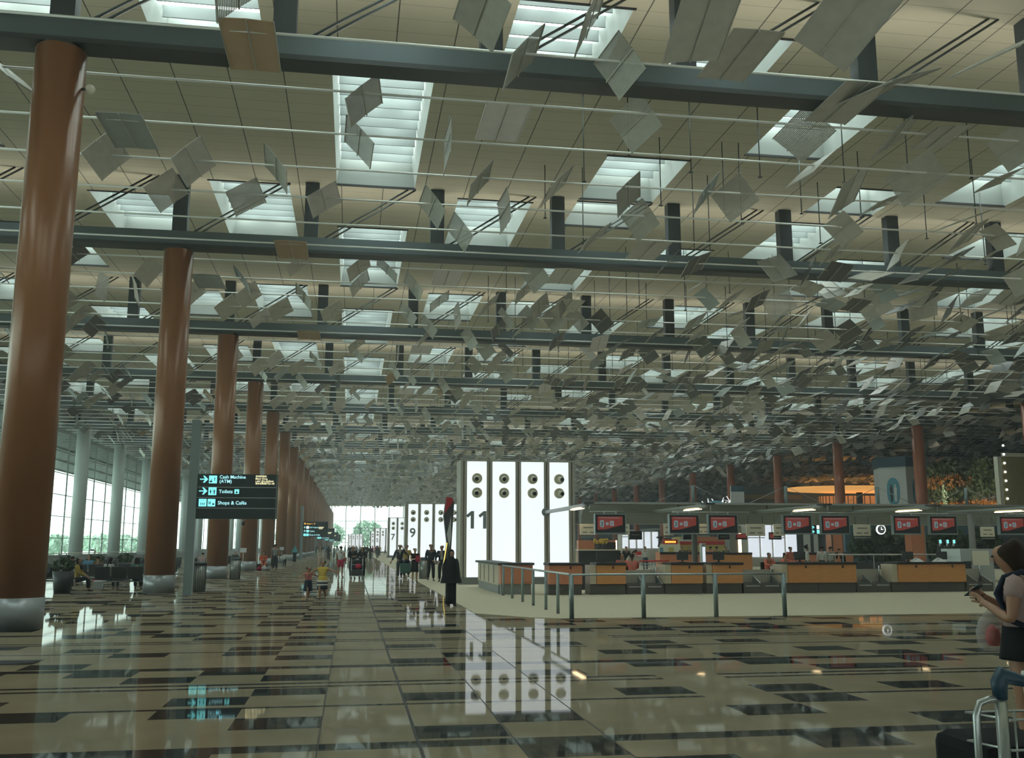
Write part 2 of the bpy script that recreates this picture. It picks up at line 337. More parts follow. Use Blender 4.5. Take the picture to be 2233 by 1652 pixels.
# ceiling with skylight openings
def module_x(m): return XL+m*MODW
SPEC = {(0, 0): [(0.6, 5.6)], (0, 2): [(1.0, 5.7)], (0, 3): [(1.8, 5.6), (10.4, 14.9)], (1, 3): [(.1, 3.2), (9.5, 14)], (0, 5): [(12, 14.9)], (0, -1): [(.5, 5.5)]}
PAT = {0: [(0.1, 7.7)], 1: [(4.9, 14.9)], 2: [(.6, 7.0)], 3: [(1.6, 5.2), (9.8, 14.2)], 4: [(5.6, 9.6)], 5: [(1.2, 7.0)], 6: [(6.0, 13.0)], 7: [(1.0, 5.0)], 8: [(8.0, 14.0)], 9: [(1.0, 6.5)], 10: [(7, 12)], 11: [(2, 9)],
       -1: [(2.0, 8.0)], -2: [(6.5, 13)], -3: [(1, 6)], -4: [(5, 12)]}
def build_ceiling():
    mb = MB(); wn = 1
    pane_cache = {}
    for m in range(-5, 22):
        x0 = module_x(m); x1 = x0+MODW; a0, a1 = x0+.9, x1-.9
        y = 6.3
        segs = PAT.get(m, [])
        yc = y
        mb_quads = []
        for j in range(-1, 22):
            yb = 21.3+15*j
            cur = yb
            sg = segs if (j, m) not in SPEC else SPEC[(j, m)]
            for (s0, s1) in sg:
                s0 = max(s0, .05)
                mb.add([(x0, cur, HC), (x0, yb+s0, HC), (x1, yb+s0, HC), (x1, cur, HC)], [(0, 1, 2, 3)])
                for (xa, xb) in ((x0, a0), (a1, x1)): mb.add([(xa, yb+s0, HC), (xa, yb+s1, HC), (xb, yb+s1, HC), (xb, yb+s0, HC)], [(0, 1, 2, 3)])
                cur = yb+s1
                ln = s1-s0; key = round(ln, 2)
                if key not in pane_cache:
                    wd = a1-a0; d = 1.15; k = .15
                    q = MB()
                    v = [(0, 0, 0), (wd, 0, 0), (wd, ln, 0), (0, ln, 0), (k, k, d), (wd-k, k, d), (wd-k, ln-k, d), (k, ln-k, d)]
                    q.add(v, [(0, 1, 5, 4), (1, 2, 6, 5), (2, 3, 7, 6), (3, 0, 4, 7)], 0)
                    q.add([(k, k, d), (k, ln-k, d), (wd-k, ln-k, d), (wd-k, k, d)], [(0, 1, 2, 3)], 1)
                    nb = max(3, int(ln/.75))
                    for i in range(1, nb):
                        yy = ln*i/nb; q.cbox((wd/2, yy, d-.22), (wd-2*k, .04, .36), 3)
                    q.cbox((wd/2, .02, 0), (wd+.1, .06, .08), 2); q.cbox((wd/2, ln-.02, 0), (wd+.1, .06, .08), 2)
                    o = q.build('window_%d' % wn, ['well', 'skylight', 'seam', 'blade']); pane_cache[key] = o
                    o.location = (a0, yb+s0, HC)
                else:
                    o = pane_cache[key].copy(); o.name = 'window_%d' % wn; C.objects.link(o); o.location = (a0, yb+s0, HC)
                struct(o); wn += 1
            mb.add([(x0, cur, HC), (x0, yb+15, HC), (x1, yb+15, HC), (x1, cur, HC)], [(0, 1, 2, 3)])
    x0 = module_x(22); mb.add([(x0-.01, 6.3, HC), (x0-.01, 351.3, HC), (x0+20, 351.3, HC), (x0+20, 6.3, HC)], [(0, 1, 2, 3)])
    mb.add([(x0+20, 6.3, HC), (x0+20, -8, HC), (-31, -8, HC), (-31, 6.3, HC)], [(0, 1, 2, 3)])
    struct(mb.build('ceiling', 'ceiling'))
    # weather roof above the ceiling void keeps the sky out
    r = MB(); r.box(-32, 125, -9, 352, HC+1.6, HC+1.9); struct(r.build('ceiling', 'dgrey'))
    return wn
WN = build_ceiling()
# ------------------------------------------------------------------ roof beams with posts and paired braces
def build_beams():
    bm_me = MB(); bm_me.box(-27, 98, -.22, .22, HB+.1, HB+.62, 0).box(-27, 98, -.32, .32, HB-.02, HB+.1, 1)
    post = MB().box(-.26, .26, -.2, .2, HB+.6, HC)
    br = MB()
    for dx in (0, .28): br.tube([(.85+dx, 0, HC), (4.1+dx, 0, HB+.6)], .035, 6)
    proto = None
    for j, y in enumerate([6.3]+BEAMY):
        if proto is None:
            e = empty('roof_beam', (0, y, 0), '', 'beam'); o = bm_me.build('girder', ['beam', 'beam_under'], e); MB().box(-24, 52, .23, .45, HB+.60, HB+.70).build('added_uplight_housing', 'post', e)  # housing added to carry the unseen uplight strip
            for m in range(-4, 13): post.build('post', 'post', e) if False else None
            pme = None; bme = None
            for m in range(-4, 20):
                if pme is None: p = post.build('post', 'post', e); pme = p
                else: p = pme.copy(); C.objects.link(p)
                p.location = (XL+m*MODW, 0, 0)
                if m < 12 or m < 19:
                    if bme is None: b2 = br.build('diagonal_brace', 'rod_dark', e); bme = b2
                    else: b2 = bme.copy(); C.objects.link(b2)
                    b2.location = (XL+m*MODW, 0, 0)
                    if m < 0: b2.scale.x = -1; b2.location.x += MODW
            proto = e
        else: e = ctree(proto, None, (0, y, 0))
        if j == 0: bpy.context.view_layer.update()
        lab = 'grey steel roof beam crossing overhead behind the camera position' if j == 0 else 'blue-grey steel roof beam with posts, %s one crossing the hall from the camera' % (ORD[j-1])
        e['label'] = lab; e['category'] = 'beam'; e['group'] = 'roof beams across the hall'
    # the beam behind the camera is outside the frame: drop it
    def rm(o):
        for c in list(o.children): rm(c)
        bpy.data.objects.remove(o)
    first = proto; rm(first)
build_beams()
UPW = 320  # area strips added on every beam to brighten the ceiling
for j, y in enumerate(BEAMY):
    l = bpy.data.lights.new('added_beam_uplight', 'AREA'); l.shape = 'RECTANGLE'; l.size = 76; l.size_y = .25; l.energy = UPW; l.color = (1, .95, .86); l.spread = R(170)
    o = bpy.data.objects.new('added_beam_uplight', l); C.objects.link(o); o.location = (14, y+.34, HB+.75); o.rotation_euler = (R(180), 0, 0)
# ------------------------------------------------------------------ columns
def column(x, y, label, group, r=.52, top=HB, seamang=200):
    e = empty('round_column', (x, y, 0), label, 'column', group)
    s = MB(); s.lathe((0, 0, 0), [(r, .62), (r, top-.12)], 40); s.build('shaft', 'pillar', e)
    b = MB(); b.lathe((0, 0, 0), [(r+.012, 0), (r+.012, .62)], 40); b.build('base_band', 'pillar_base', e)
    c = MB(); c.lathe((0, 0, 0), [(r*.8, top-.12), (r*.8, top+.0)], 30); c.build('capital', 'post', e)
    g = MB(); a = R(seamang)
    g.tube([(math.cos(a)*r, math.sin(a)*r, .62), (math.cos(a)*r, math.sin(a)*r, top-.12)], .008, 5); g.build('joint_strip', 'rod', e)
    return e
c0 = column(XL, COLY[0], 'thick copper-brown round column, nearest of the left-hand row at the left edge', 'left row of columns')
# small floodlight clamped near the top of the nearest column
f = empty('flood_light', (XL+.56, COLY[0]-.1, 11.5), 'small white floodlight clamped high on the nearest brown column', 'light')
MB().tube([(-.06, 0, 0), (.06, 0, 0)], .03, 8).build('bracket', 'post', f)
MB().lathe((.1, 0, .02), [(.05, -.08), (.11, .02), (.11, .06)], 16, axis='y').build('lamp_head', 'cream', f)
for j, y in enumerate(COLY[1:], 1):
    c = ctree(c0, None, (XL, y, 0)); c['label'] = 'copper-brown round column, %s from the camera in the left-hand row' % ORD[j]
M['pillar_red'] = mat('red_brown_cladding', (.42, .125, .055), .3, .1)
c1 = None
for j, y in enumerate(COLY[3:], 0):
    if c1 is None: c = c1 = column(XR, y, '', ''); [k.data.materials.__setitem__(0, M['pillar_red']) for k in C.objects if k.parent == c1 and k.name.startswith('shaft')]
    else: c = ctree(c1, None, (XR, y, 0))
    c['group'] = 'right row of columns'
    c['label'] = 'reddish-brown round column beyond the check-in desks, %s in the right-hand row' % ORD[j]
# ------------------------------------------------------------------ rods and hanging reflector panels
RY = []; y = 19.8
while y < 279: RY.append(y); y += 2.5
rod = MB().tube([(-27, 0, 0), (98, 0, 0)], .03, 6)
ro = None
for i, y in enumerate(RY):
    if ro is None: ro = rod.build('suspension_rod', 'rod')
    else: ro = ro.copy(); C.objects.link(ro)
    ro.location = (0, y, 12.42)
    far = i >= 24
    tag(ro, 'thin bright steel rod, %s' % ('one of the many far ones crossing the hall under the ceiling' if far else '%s from the camera of those crossing under the ceiling' % ((ORD+['twenty-fourth'])[i])), 'rod', 'far suspension rods' if far else 'suspension rods')
def panel_mb(wd, ln, crease=True):
    q = MB(); t = .012; h = .02 if crease else 0
    a, b = wd/2, ln/2
    top = [(-a, -b, 0), (0, -b, h), (a, -b, 0), (a, b, 0), (0, b, h), (-a, b, 0)]
    bot = [(x, y, z-t) for x, y, z in top]
    q.add(top+bot, [(0, 1, 4, 5), (1, 2, 3, 4), (11, 10, 7, 6), (10, 9, 8, 7), (0, 6, 7, 1), (1, 7, 8, 2), (2, 8, 9, 3), (3, 9, 10, 4), (4, 10, 11, 5), (5, 11, 6, 0)], 0)
    for s in (-1, 1): q.cbox((s*(a-.01), 0, -.015), (.02, ln, .035), 1)
    q.cbox((0, 0, -.02), (.03, ln, .02), 1)
    return q
_pc = {}
def panel(x, y, a, b, ln=1.5, wd=1.05, m='perf', z=12.35, lab=None, grp=None):
    key = (ln, wd, m)
    if key not in _pc: o = panel_mb(wd, ln).build('reflector_panel', [m, 'reflector']); _pc[key] = o
    else: o = _pc[key].copy(); C.objects.link(o)
    o.location = (x, y, z); o.rotation_euler = (Euler((R(b), 0, 0)).to_matrix().to_4x4()).to_euler()
    o.rotation_euler = (Matrix.Rotation(R(a), 4, 'Y') @ Matrix.Rotation(R(b), 4, 'X')).to_euler()
    tag(o, lab, 'ceiling panel', grp); return o
NEAR = [(-2.43, 27.36, 51, -4, 1.65), (-7.02, 27.14, -45, -8, 1.65), (-4.7, 27.25, -44, -10, 1.65), (-5.88, 29.71, -40, -21, 1.3), (-3.52, 29.91, -30, -18, 1.3), (-1.13, 29.74, -34, -13, 1.3), (0.02, 22.57, -43, -9, 1.3), (-0.08, 25.1, 46, -3, 1.65), (3.48, 19.85, -47, -2, 1.65), (2.3, 24.96, 90, -1, 1.65), (3.51, 27.53, -52, -3, 1.65), (5.85, 27.45, -46, -2, 1.65), (2.27, 29.89, 52, -5, 1.65), (3.43, 32.28, 52, -5, 1.65), (4.62, 29.89, 84, -3, 1.65), (5.71, 19.87, 55, -14, 1.3), (6.94, 22.73, 57, -25, 1.3), (8.19, 27.78, -45, -23, 1.3), (9.25, 30.06, 56, -23, 1.3), (8.19, 32.13, -37, -1, 1.65), (11.52, 22.7, 38, -10, 1.65), (11.56, 27.52, 54, -30, 1.3), (16.25, 25.09, -122, 26, 1.65), (12.8, 24.92, -44, 5, 1.65), (17.37, 32.21, -31, -13, 1.3), (16.19, 34.71, -19, -123, 1.3), (18.74, 40.08, 62, -63, 1.3), (19.75, 37.43, -14, -138, 1.3), (23.17, 39.77, 57, -19, 1.65), (16.24, 39.72, -32, -6, 1.65), (16.25, 44.42, -28, -11, 1.65), (17.42, 46.95, -26, -6, 1.65), (22.01, 49.15, -21, -21, 1.3), (25.52, 39.7, 92, -15, 1.65), (26.73, 37.52, -44, 2, 1.65), (-8.2, 39.15, -53, -15, 1.3), (-4.58, 46.66, -39, -6, 1.3), (-2.29, 37.15, -39, -4, 1.3), (-10.6, 41.81, 95, 5, 1.3), (0.05, 39.59, -49, -8, 1.3), (2.29, 39.72, 51, -3, 1.65), (1.11, 37.34, 43, 0, 1.3), (3.58, 42.09, -38, -6, 1.3), (8.13, 44.6, 50, -12, 1.3), (9.23, 41.7, -54, -16, 1.65), (10.47, 44.67, 46, -4, 1.65)]
# flat ones spanning from rod to rod
FLAT = [(3.57, 23.4, 'reflector_pale'), (-2.45, 20.4, 'reflector_tan'), (-6.1, 25.5, 'reflector_grey'), (3.57, 38.4, 'reflector_pale'), (-2.45, 35.5, 'reflector_tan'), (-2.45, 50.5, 'reflector_tan'), (3.57, 53.4, 'reflector_pale'), (10.5, 33.3, 'reflector'),
        (8.2, 37.2, 'reflector'), (9.4, 42, 'reflector'), (-6.1, 40.5, 'reflector_grey'), (3.57, 68.4, 'reflector_pale'), (11.7, 20.8, 'reflector'), (8.2, 19.0, 'reflector')]
BIG = [(1050, 25, 40, -8, 1.65), (1290, 35, -62, -5, 1.65), (1535, 45, -8, -20, 2.2), (1850, 40, 30, -25, 2.0), (1930, 190, -18, 12, 2.4), (15, 155, 40, 12, 1.65), (1960, 290, -35, -10, 1.65), (2190, 110, -30, 10, 2.2), (2100, 480, -22, 5, 1.9), (2150, 560, -28, -5, 1.7), (520, -10, -40, 10, 1.3), (1850, 420, -35, -20, 1.8), (1900, 600, -20, 20, 1.6)]
used = set(); PANELS = []
for (x, y, a, b, ln) in NEAR: PANELS.append((x, y, a, b, ln, 1.05, 'perf')); used.add((round(x/1.17), round((y-19.8)/2.5)))
for (x, y, m) in FLAT: PANELS.append((x, y, 0, 0, 2.25, 1.15, m)); used.add((round(x/1.17), round((y-19.8)/2.5))); used.add((round(x/1.17), int((y-19.8)/2.5)))
for (px, py, a, b, ln) in BIG:
    p = P(px, py, z=12.35); PANELS.append((p.x, p.y, a, b, ln, 1.1 if ln < 2 else 1.3, 'perf' if px in (1290, 15, 1960, 520) else 'reflector')); used.add((round(p.x/1.17), round((p.y-19.8)/2.5)))
# the left part repeats bay by bay, the right part grows denser
base = [(x, y, a, b, ln) for (x, y, a, b, ln) in NEAR if x < 10 and y < 34.5]
FARP = []
rp = random.Random(11)
for i in range(-21, 80):
    x = i*1.17
    for k, y in enumerate(RY):
        if (i, k) in used: continue
        if y < 36 and x < 9.9: continue
        hit = [q for q in base if round(q[0]/1.17) == i and round((q[1]-19.8)/2.5) % 6 == k % 6] if -9 < x < 10 else []
        if hit:
            q = hit[0]; FARP.append((x, y, q[2]+rp.uniform(-4, 4), q[3], q[4], 1.05, 'reflector')); continue
        if x > 52 and y < 70: continue
        dens = .2 if x < -9 else (.07 if x < 6 else (.2 if x < 12 else (.42 if x < 20 else .62)))
        if y > 60: dens = min(.7, dens+.12)
        if rp.random() > dens: continue
        t = rp.random()
        if x < 12: a = rp.choice([-45, 50, -40, 55, 80])+rp.uniform(-8, 8); b = rp.uniform(-18, 0)
        else: a = rp.choice([-30, -26, -35, 50, -20, 12, -15, -60])+rp.uniform(-8, 8); b = rp.uniform(-22, 8)
        FARP.append((x, y, a, b, rp.choice([1.15, 1.3, 1.5]), 1.0, rp.choice(['reflector_shade', 'reflector_shade', 'reflector_shade', 'reflector', 'reflector', 'reflector', 'reflector_grey', 'reflector_tan' if x < 6 else 'reflector_shade', 'reflector_pale' if x > 8 else 'reflector'])))  # dark and pale copies paint shaded tilts and glints into the panels
def inview(x, y, z=12.35):
    v = Vector((x, y, z-EYE)); d = v.dot(_f)
    if d < 1: return False
    px = CX+FPX*v.dot(_r)/d; py = CY-FPX*v.dot(_u)/d
    return -60 < px < SW+60 and -60 < py < SH
for q in PANELS:
    nm = {'perf': 'perforated grey metal ceiling panel, tilted, hanging on a rod near the camera', 'reflector_pale': 'flat pale mauve panel lying level between two ceiling rods',
          'reflector_tan': 'flat tan panel lying level between two ceiling rods', 'reflector_grey': 'flat bluish-grey panel lying level between two ceiling rods', 'reflector': 'large plain grey-brown ceiling panel near the camera'}[q[6]]
    if q[0] > 9.9 and q[6] == 'perf': nm = 'perforated grey metal ceiling panel, tilted, on the right-hand side near the camera'
    panel(q[0], q[1], q[2], q[3], q[4], q[5], q[6], 12.35 if q[6] in ('perf', 'reflector') else 12.4, nm, nm.split(',')[0]+(' right side' if q[0] > 9.9 and q[6] == 'perf' else '')+' group')
FARP = [q for q in FARP if inview(q[0], q[1])]
FARP.sort(key=lambda q: q[0]**2+q[1]**2)
NI = 300-len(PANELS)
for q in FARP[:NI]:
    panel(q[0], q[1], q[2], q[3], q[4], q[5], q[6], 12.35, 'small tilted %s panel, one of the many on rods under the ceiling%s' % ({'reflector': 'grey', 'reflector_grey': 'bluish-grey', 'reflector_tan': 'tan', 'reflector_pale': 'pale', 'reflector_shade': 'shade-dark grey'}[q[6]], ', right half' if q[0] > 9.9 else ', left half')+(0 and '' or ''), 'hanging %s panels %s' % (q[6].replace('_', ' '), 'right' if q[0] > 9.9 else 'left'))
st = MB()
for q in FARP[NI:]:
    m3 = (Matrix.Rotation(R(q[2]), 3, 'Y') @ Matrix.Rotation(R(q[3]), 3, 'X'))
    st.cbox((q[0], q[1], 12.35), (q[5], q[4], .015), {'reflector': 0, 'reflector_grey': 1, 'reflector_tan': 2, 'reflector_pale': 3, 'reflector_shade': 4}[q[6]], m3)
tag(st.build('reflector_panel_field', ['reflector', 'reflector_grey', 'reflector_tan', 'reflector_pale', 'reflector_shade']), 'dense far field of small tilted metal panels hanging under the ceiling', 'ceiling panels', kind='stuff')
# thin droppers with small round heads
dp = MB(); dp.tube([(0, 0, 0), (0, 0, 3)], .018, 6).lathe((0, 0, -.03), [(.07, 0), (.07, .02), (.02, .05)], 12)
dpo = None; cnt = 0
rq = random.Random(5)
for j in range(0, 4):
    for yy in (5.72, 8.7, 11.7):
        for x in [6.6, 8.0, 9.97, 12.2, 12.8, 15, 17.2, 19.4, 21.6, 24, 26.5, 29, 31.5, 34, 36.5, 40]:
            if rq.random() < .25: continue
            y = 21.3+15*j+yy
            if not inview(x, y, 13.5): continue
            h = rq.choice([2.0, 2.4, 2.9, 3.3])
            if dpo is None: dpo = dp.build('ceiling_dropper', 'rod_dark')
            else: dpo = dpo.copy(); C.objects.link(dpo)
            dpo.location = (x, y, HC-h); dpo.scale.z = h/3.0
            tag(dpo, 'thin vertical dropper rod with small round head hanging from the ceiling', 'ceiling rod', 'thin droppers from the ceiling')
# ------------------------------------------------------------------ walls, glass facades and the outside
def build_shell():
    # left glass facade
    g = MB(); g.box(-27.02, -26.98, 8, YEND, .75, 12.7); o = g.build('window_%d' % (WN+1), 'glass'); struct(o)
    fr = MB()
    y = 9.0
    while y < YEND:
        fr.box(-27.06, -26.94, y-.03, y+.03, .75, 12.7); y += 5.0
    for z in (2.3, 4.3, 6.3, 8.3, 10.3, 12.2): fr.box(-27.06, -26.94, 8, YEND, z-.03, z+.03)
    struct(fr.build('trim_2', 'grey'))
    lw = MB(); lw.box(-27.2, -26.6, 8, YEND, 0, .75).box(-27.3, -26.4, 8, YEND, 12.7, HC); struct(lw.build('wall_left', 'grey'))
    wp = MB()
    p = None
    for j, y in enumerate([21.3+15*k+7.0 for k in range(21)]):
        if p is None: p = MB().lathe((0, 0, 0), [(.62, 0), (.62, 12.7)], 28).build('white_column', 'white_pillar')
        else: p = p.copy(); C.objects.link(p)
        p.location = (-25.6, y-4.9, 0); tag(p, 'pale round column along the glass wall, %s from the camera' % ORD[j], 'column', 'pale columns along the glass wall')
    # end wall: glass with grid
    e = MB(); e.box(-27, 62, YEND+.98, YEND+1.02, 0, HC); struct(e.build('window_%d' % (WN+2), 'glass'))
    fr = MB()
    for i in range(19): fr.box(-27+i*5-.12, -27+i*5+.12, YEND+.8, YEND+1.2, 0, HC)
    for z in (2.5, 5, 7.5, 10): fr.box(-27, 62, YEND+.85, YEND+1.15, z-.07, z+.07)
    struct(fr.build('trim_3', 'grey'))
    # right wall far behind the shops, wall behind the camera
    struct(MB().box(124, 124.4, -8, YEND, 0, HC+1).build('wall_right', 'dgrey'))
    struct(MB().box(-27, 124, -8.4, -8, 0, HC+1).build('wall_back', 'grey'))
    struct(MB().box(62, 124, YEND+.8, YEND+1.2, 0, HC).build('wall_far', 'dgrey'))
    struct(MB().box(-27.3, -27, -8, 8, 0, HC+1).build('wall_side', 'grey'))
    sf = MB(); sf.box(60, 124, -8, YEND, -.2, 0); struct(sf.build('floor', 'dgrey'))
    # outside
    gd = MB(); gd.box(-260, -27.3, -60, 520, -.6, -.3).box(-260, 260, YEND+1.3, 700, -.6, -.3)
    struct(gd.build('ground', 'pavement'))
    ov = MB()
    y = 5
    while y < 350: ov.box(-44, -27.3, y, y+1.1, 12.9, 13.1); y += 1.5
    for x in (-44, -39, -34, -29): ov.box(x, x+.3, 5, 350, 12.7, 12.95)
    tag(ov.build('louvre_overhang', 'overhang'), 'grey slatted roof overhang outside the left glass wall', 'roof overhang')
build_shell()
def foliage(name, label, cat, boxes, m, nper=600, s=.5, seed=1, parent=None, flat=.6):
    r = random.Random(seed); q = MB()
    for (x0, x1, y0, y1, z0, z1) in boxes:
        for i in range(nper):
            # more leaves towards the outer shell of an ellipsoid
            while True:
                u = [r.uniform(-1, 1) for _ in range(3)]; d = sum(k*k for k in u)
                if .25 < d < 1: break
            c = Vector(((x0+x1)/2+u[0]*(x1-x0)/2, (y0+y1)/2+u[1]*(y1-y0)/2, (z0+z1)/2+u[2]*(z1-z0)/2))
            m3 = Euler((r.uniform(0, 6), r.uniform(0, 6), r.uniform(0, 6))).to_matrix()
            k = s*r.uniform(.6, 1.3)
            q.add([c+m3 @ Vector(v) for v in ((-k/2, 0, 0), (0, -k*.3, k*.05), (k/2, 0, 0), (0, k*.3, k*.05))], [(0, 1, 2, 3)])
    o = q.build(name, m, parent)
    if label: tag(o, label, cat)
    return o
for i, (y0, y1, h) in enumerate([(70, 92, 3.0), (95, 118, 3.5), (121, 145, 3.2), (150, 190, 3.6), (195, 250, 4)]):
    e = empty('hedge_tree', (-50, (y0+y1)/2, -.3), 'row of pale green trees outside the left glass wall, %s clump from the camera' % ORD[i], 'trees', 'trees outside the glass wall')
    fo = foliage('foliage', None, None, [(-5, 5, -(y1-y0)/2, (y1-y0)/2, .5, h)], 'leaf_pale', 900, 1.2, i); fo.parent = e
    tk = MB()
    for k in (-.3, .3): tk.tube([(0, k*(y1-y0), 0), (.2, k*(y1-y0), h*.7)], [.2, .1], 6)
    tk.build('trunk', 'trunk', e)
for i, x in enumerate([-22, -8, 6, 20, 34]):
    e = empty('garden_tree', (x, 372+i % 2*5, -.3), 'pale green tree beyond the far glass wall, %s from the left' % ORD[i], 'tree', 'trees beyond the end wall')
    fo = foliage('foliage', None, None, [(-6, 6, -3, 3, 1.5, 9+i % 3)], 'leaf_pale', 500, 1.8, 30+i); fo.parent = e
    MB().tube([(0, 0, 0), (.2, 0, 5)], [.4, .2], 6).build('trunk', 'trunk', e)
# outdoor banner seen through the glass
b = P(256, 1115, X=-34); e = empty('banner_sign', (b.x, b.y, -.3), 'tall green and grey banner sign standing outside the left glass wall', 'banner')
MB().box(-.1, .1, -1.3, 1.3, 3.2, 9.2).build('board', 'out_wall', e); MB().tube([(0, 1.35, 0), (0, 1.35, 9.3)], .09, 8).build('pole', 'grey', e)

# ------------------------------------------------------------------ numbered air towers
def tower(x, y, num, label, npan=4):
    e = empty('air_tower', (x, y, 0), label, 'tower', None)
    W = 5.0; D = 1.6; H = 5.27; pw = W/npan; fw = .25
    bd = MB(); bd.box(0, W, .12, D, .3, H)
    bd.build('casing', 'frame', e)
    MB().box(-.05, W+.05, .05, D+.05, 0, .3).build('plinth', 'grey', e)
    fr = MB()
    for i in range(npan+1):
        xx = i*pw; a = max(0, xx-fw/2 if 0 < i < npan else (0 if i == 0 else W-fw*1.1)); b2 = a+(fw if 0 < i < npan else fw*1.1)
        fr.box(a, (a+b2)/2-.02, 0, .14, .3, H).box((a+b2)/2+.02, b2, 0, .14, .3, H)
    fr.box(0, W, -.01, .13, H-.07, H)
    fr.build('frame', 'frame', e, bevel=.01)
    pn = []
    for i in range(npan):
        a = i*pw+(fw*1.15 if i == 0 else fw/2); b2 = (i+1)*pw-(fw*1.15 if i == npan-1 else fw/2)
        MB().box(a, b2, .03, .12, .32, H-.07).build('light_panel', 'lightbox', e); pn.append((a+b2)/2)
    for i, cx in enumerate(pn):
        for k, z in enumerate((4.47, 3.86)):
            nz = MB(); nz.lathe((cx, 0, z), [(.225, .03), (.225, -.03), (.19, -.06), (.17, -.03), (.15, .0)], 28, axis='y')
            n0 = nz.build('air_nozzle', 'cream', e)
            dx = (-.03+.03*i)*(1 if i else .5); ball = MB(); ball.ball((cx+dx, -.03, z-.01), .14, 16, sc=(1, .7, 1)); ball.build('nozzle_ball', 'cream', n0)
            MB().lathe((cx+dx*2, -.135, z-.03), [(.085, .03), (.085, -.01), (.07, -.015)], 20, axis='y').build('outlet', 'black', n0)
    if num:
      if num == '11':
        for k in (0, 1):
            q = MB(); x0 = pn[0]-.46+.53*k; q.prism([(x0+a, 2.34+b2) for a, b2 in ((.20, 0), (.34, 0), (.34, .74), (.22, .74), (.0, .56), (.07, .46), (.20, .56))], .0, .03); q.build('numeral', 'numeral', e)
      else:
        t = text('numeral', num, 1.1, 'numeral', e, (pn[0]-(.43 if len(num) > 1 else .30), .02, 2.35), ext=.01, off=.022)
        t['label'] = 'grey number %s' % num
    return e
def wtower(px, py, Y, num, label): return tower(P(px, py, Y=Y).x, Y, num, label)
tower(4.55, 41.5, '11', 'tall white lit tower with large number 11, standing on the beige carpet')
tower(4.6, 86.2, '9', 'tall white lit tower with number 9, left of and behind tower 11')
tower(4.75, 131, '7', 'tall white lit tower with number 7, behind tower 9')
tower(4.9, 215, '5', 'small distant white tower with number 5')
tower(4.9, 262, '3', 'small distant white tower with number 3, partly hidden by tower 5')
tower(-1.1, 330, '1', 'farthest white tower with number 1, before the end glass wall')
# lit panels on the next islands seen under the duct
def lit_wall(px0, px1, py0, py1, Y, nm, num=None, n=1, numi=0, label=''):
    a = P(px0, py1, Y=Y); b2 = P(px1, py0, Y=Y); e = empty('light_wall', (a.x, Y, 0), label, 'light panel')
    W = b2.x-a.x; pw = W/n
    MB().box(0, W, .15, 1.2, 0, b2.z).build('casing', 'frame', e)
    for i in range(n): MB().box(i*pw+.1, (i+1)*pw-.1, 0, .15, max(.3, a.z), b2.z-.05).build('light_panel', 'lightbox_soft', e)
    if num: text('numeral', num, 1.2, 'black', e, (numi*pw+.35, -.02, b2.z-1.25), ext=.01, off=.01)
    return e
lit_wall(1356, 1437, 1158, 1195, 77, 'a', '7', 5, 4, 'row of lit white panels with a number 7, behind the first check-in desks')
lit_wall(1632, 1738, 1143, 1214, 72, 'b', None, 4, 0, 'four lit white panels under the grey duct, right of the red and yellow stall')

# ------------------------------------------------------------------ check-in desks
DY = 32.4; DZ = 1.06
def deskx(px): return P(px, 1260, Y=DY).x
def desk(px0, px1, label, wood='wood', pale=True, phone=True):
    x0, x1 = deskx(px0), deskx(px1); W = x1-x0
    e = empty('check_in_desk', (x0, DY, 0), label, 'desk', 'check-in desks')
    MB().box(0, W, .1, .85, 0, .36).build('plinth', 'desk_base', e, bevel=.02)
    a = .22 if pale else 0
    MB().box(a, W, 0, .8, .36, .98).build('front_panel', wood, e, bevel=.006)
    if pale: MB().box(0, a-.01, .05, .8, .36, .98).build('side_panel', 'wood_pale', e, bevel=.006)
    MB().box(-.03+a, W+.03, -.05, .9, .98, DZ).build('worktop', 'black', e, bevel=.01)
    mn = MB(); mn.cbox((W*.3, .6, DZ+.2), (.42, .04, .28)); mn.box(W*.3-.03, W*.3+.03, .6, .64, DZ, DZ+.1).box(W*.3-.12, W*.3+.12, .55, .7, DZ, DZ+.015)
    if phone:
        MB().box(W*.62, W*.62+.05, -.03, 0, .86, .95).build('hook', 'black', e)
    return e, W
def monitor(x, y, z, label):
    e = empty('monitor', (x, y, z), label, 'monitor', 'desk monitors')
    MB().cbox((0, 0, .22), (.42, .04, .28)).build('screen_back', 'dgrey', e, bevel=.01)
    MB().box(-.03, .03, -.02, .02, .0, .1).box(-.12, .12, -.08, .08, 0, .015).build('stand', 'black', e); return e
# L-shaped end counter
e = empty('end_counter', (5.0, 33.0, 0), 'L-shaped end counter with pale wooden side and red-brown front, before tower 11', 'counter')
MB().box(.02, .5, .4, 6.0, 0, .3).box(.02, 1.05, .05, .6, 0, .36).build('plinth', 'grey', e)
MB().box(0, .5, .5, 6.0, .3, .98).build('side_panel', 'wood_pale', e)
for yy in (1.6, 2.9, 4.1, 5.2): MB().box(-.012, 0, yy, yy+.05, .34, .94).build('panel_groove', 'black', e)
MB().box(0, 1.1, 0, .5, .36, .98).build('front_panel', 'wood_red', e)
MB().box(-.1, 1.15, -.06, .6, .98, DZ).box(-.1, .6, .6, 6.1, .98, DZ).build('worktop', 'dgrey', e, bevel=.01)
desk(1198, 1270, 'red-brown wooden check-in desk with black top, right of the end counter', 'wood_red', False)
desk(1288, 1365, 'orange wooden check-in desk left of the first baggage belt', 'wood', True)
desk(1452, 1533, 'orange wooden check-in desk right of the first baggage belt')
desk(1542, 1620, 'orange wooden check-in desk left of the second baggage belt')
desk(1707, 1787, 'orange wooden check-in desk right of the second baggage belt')
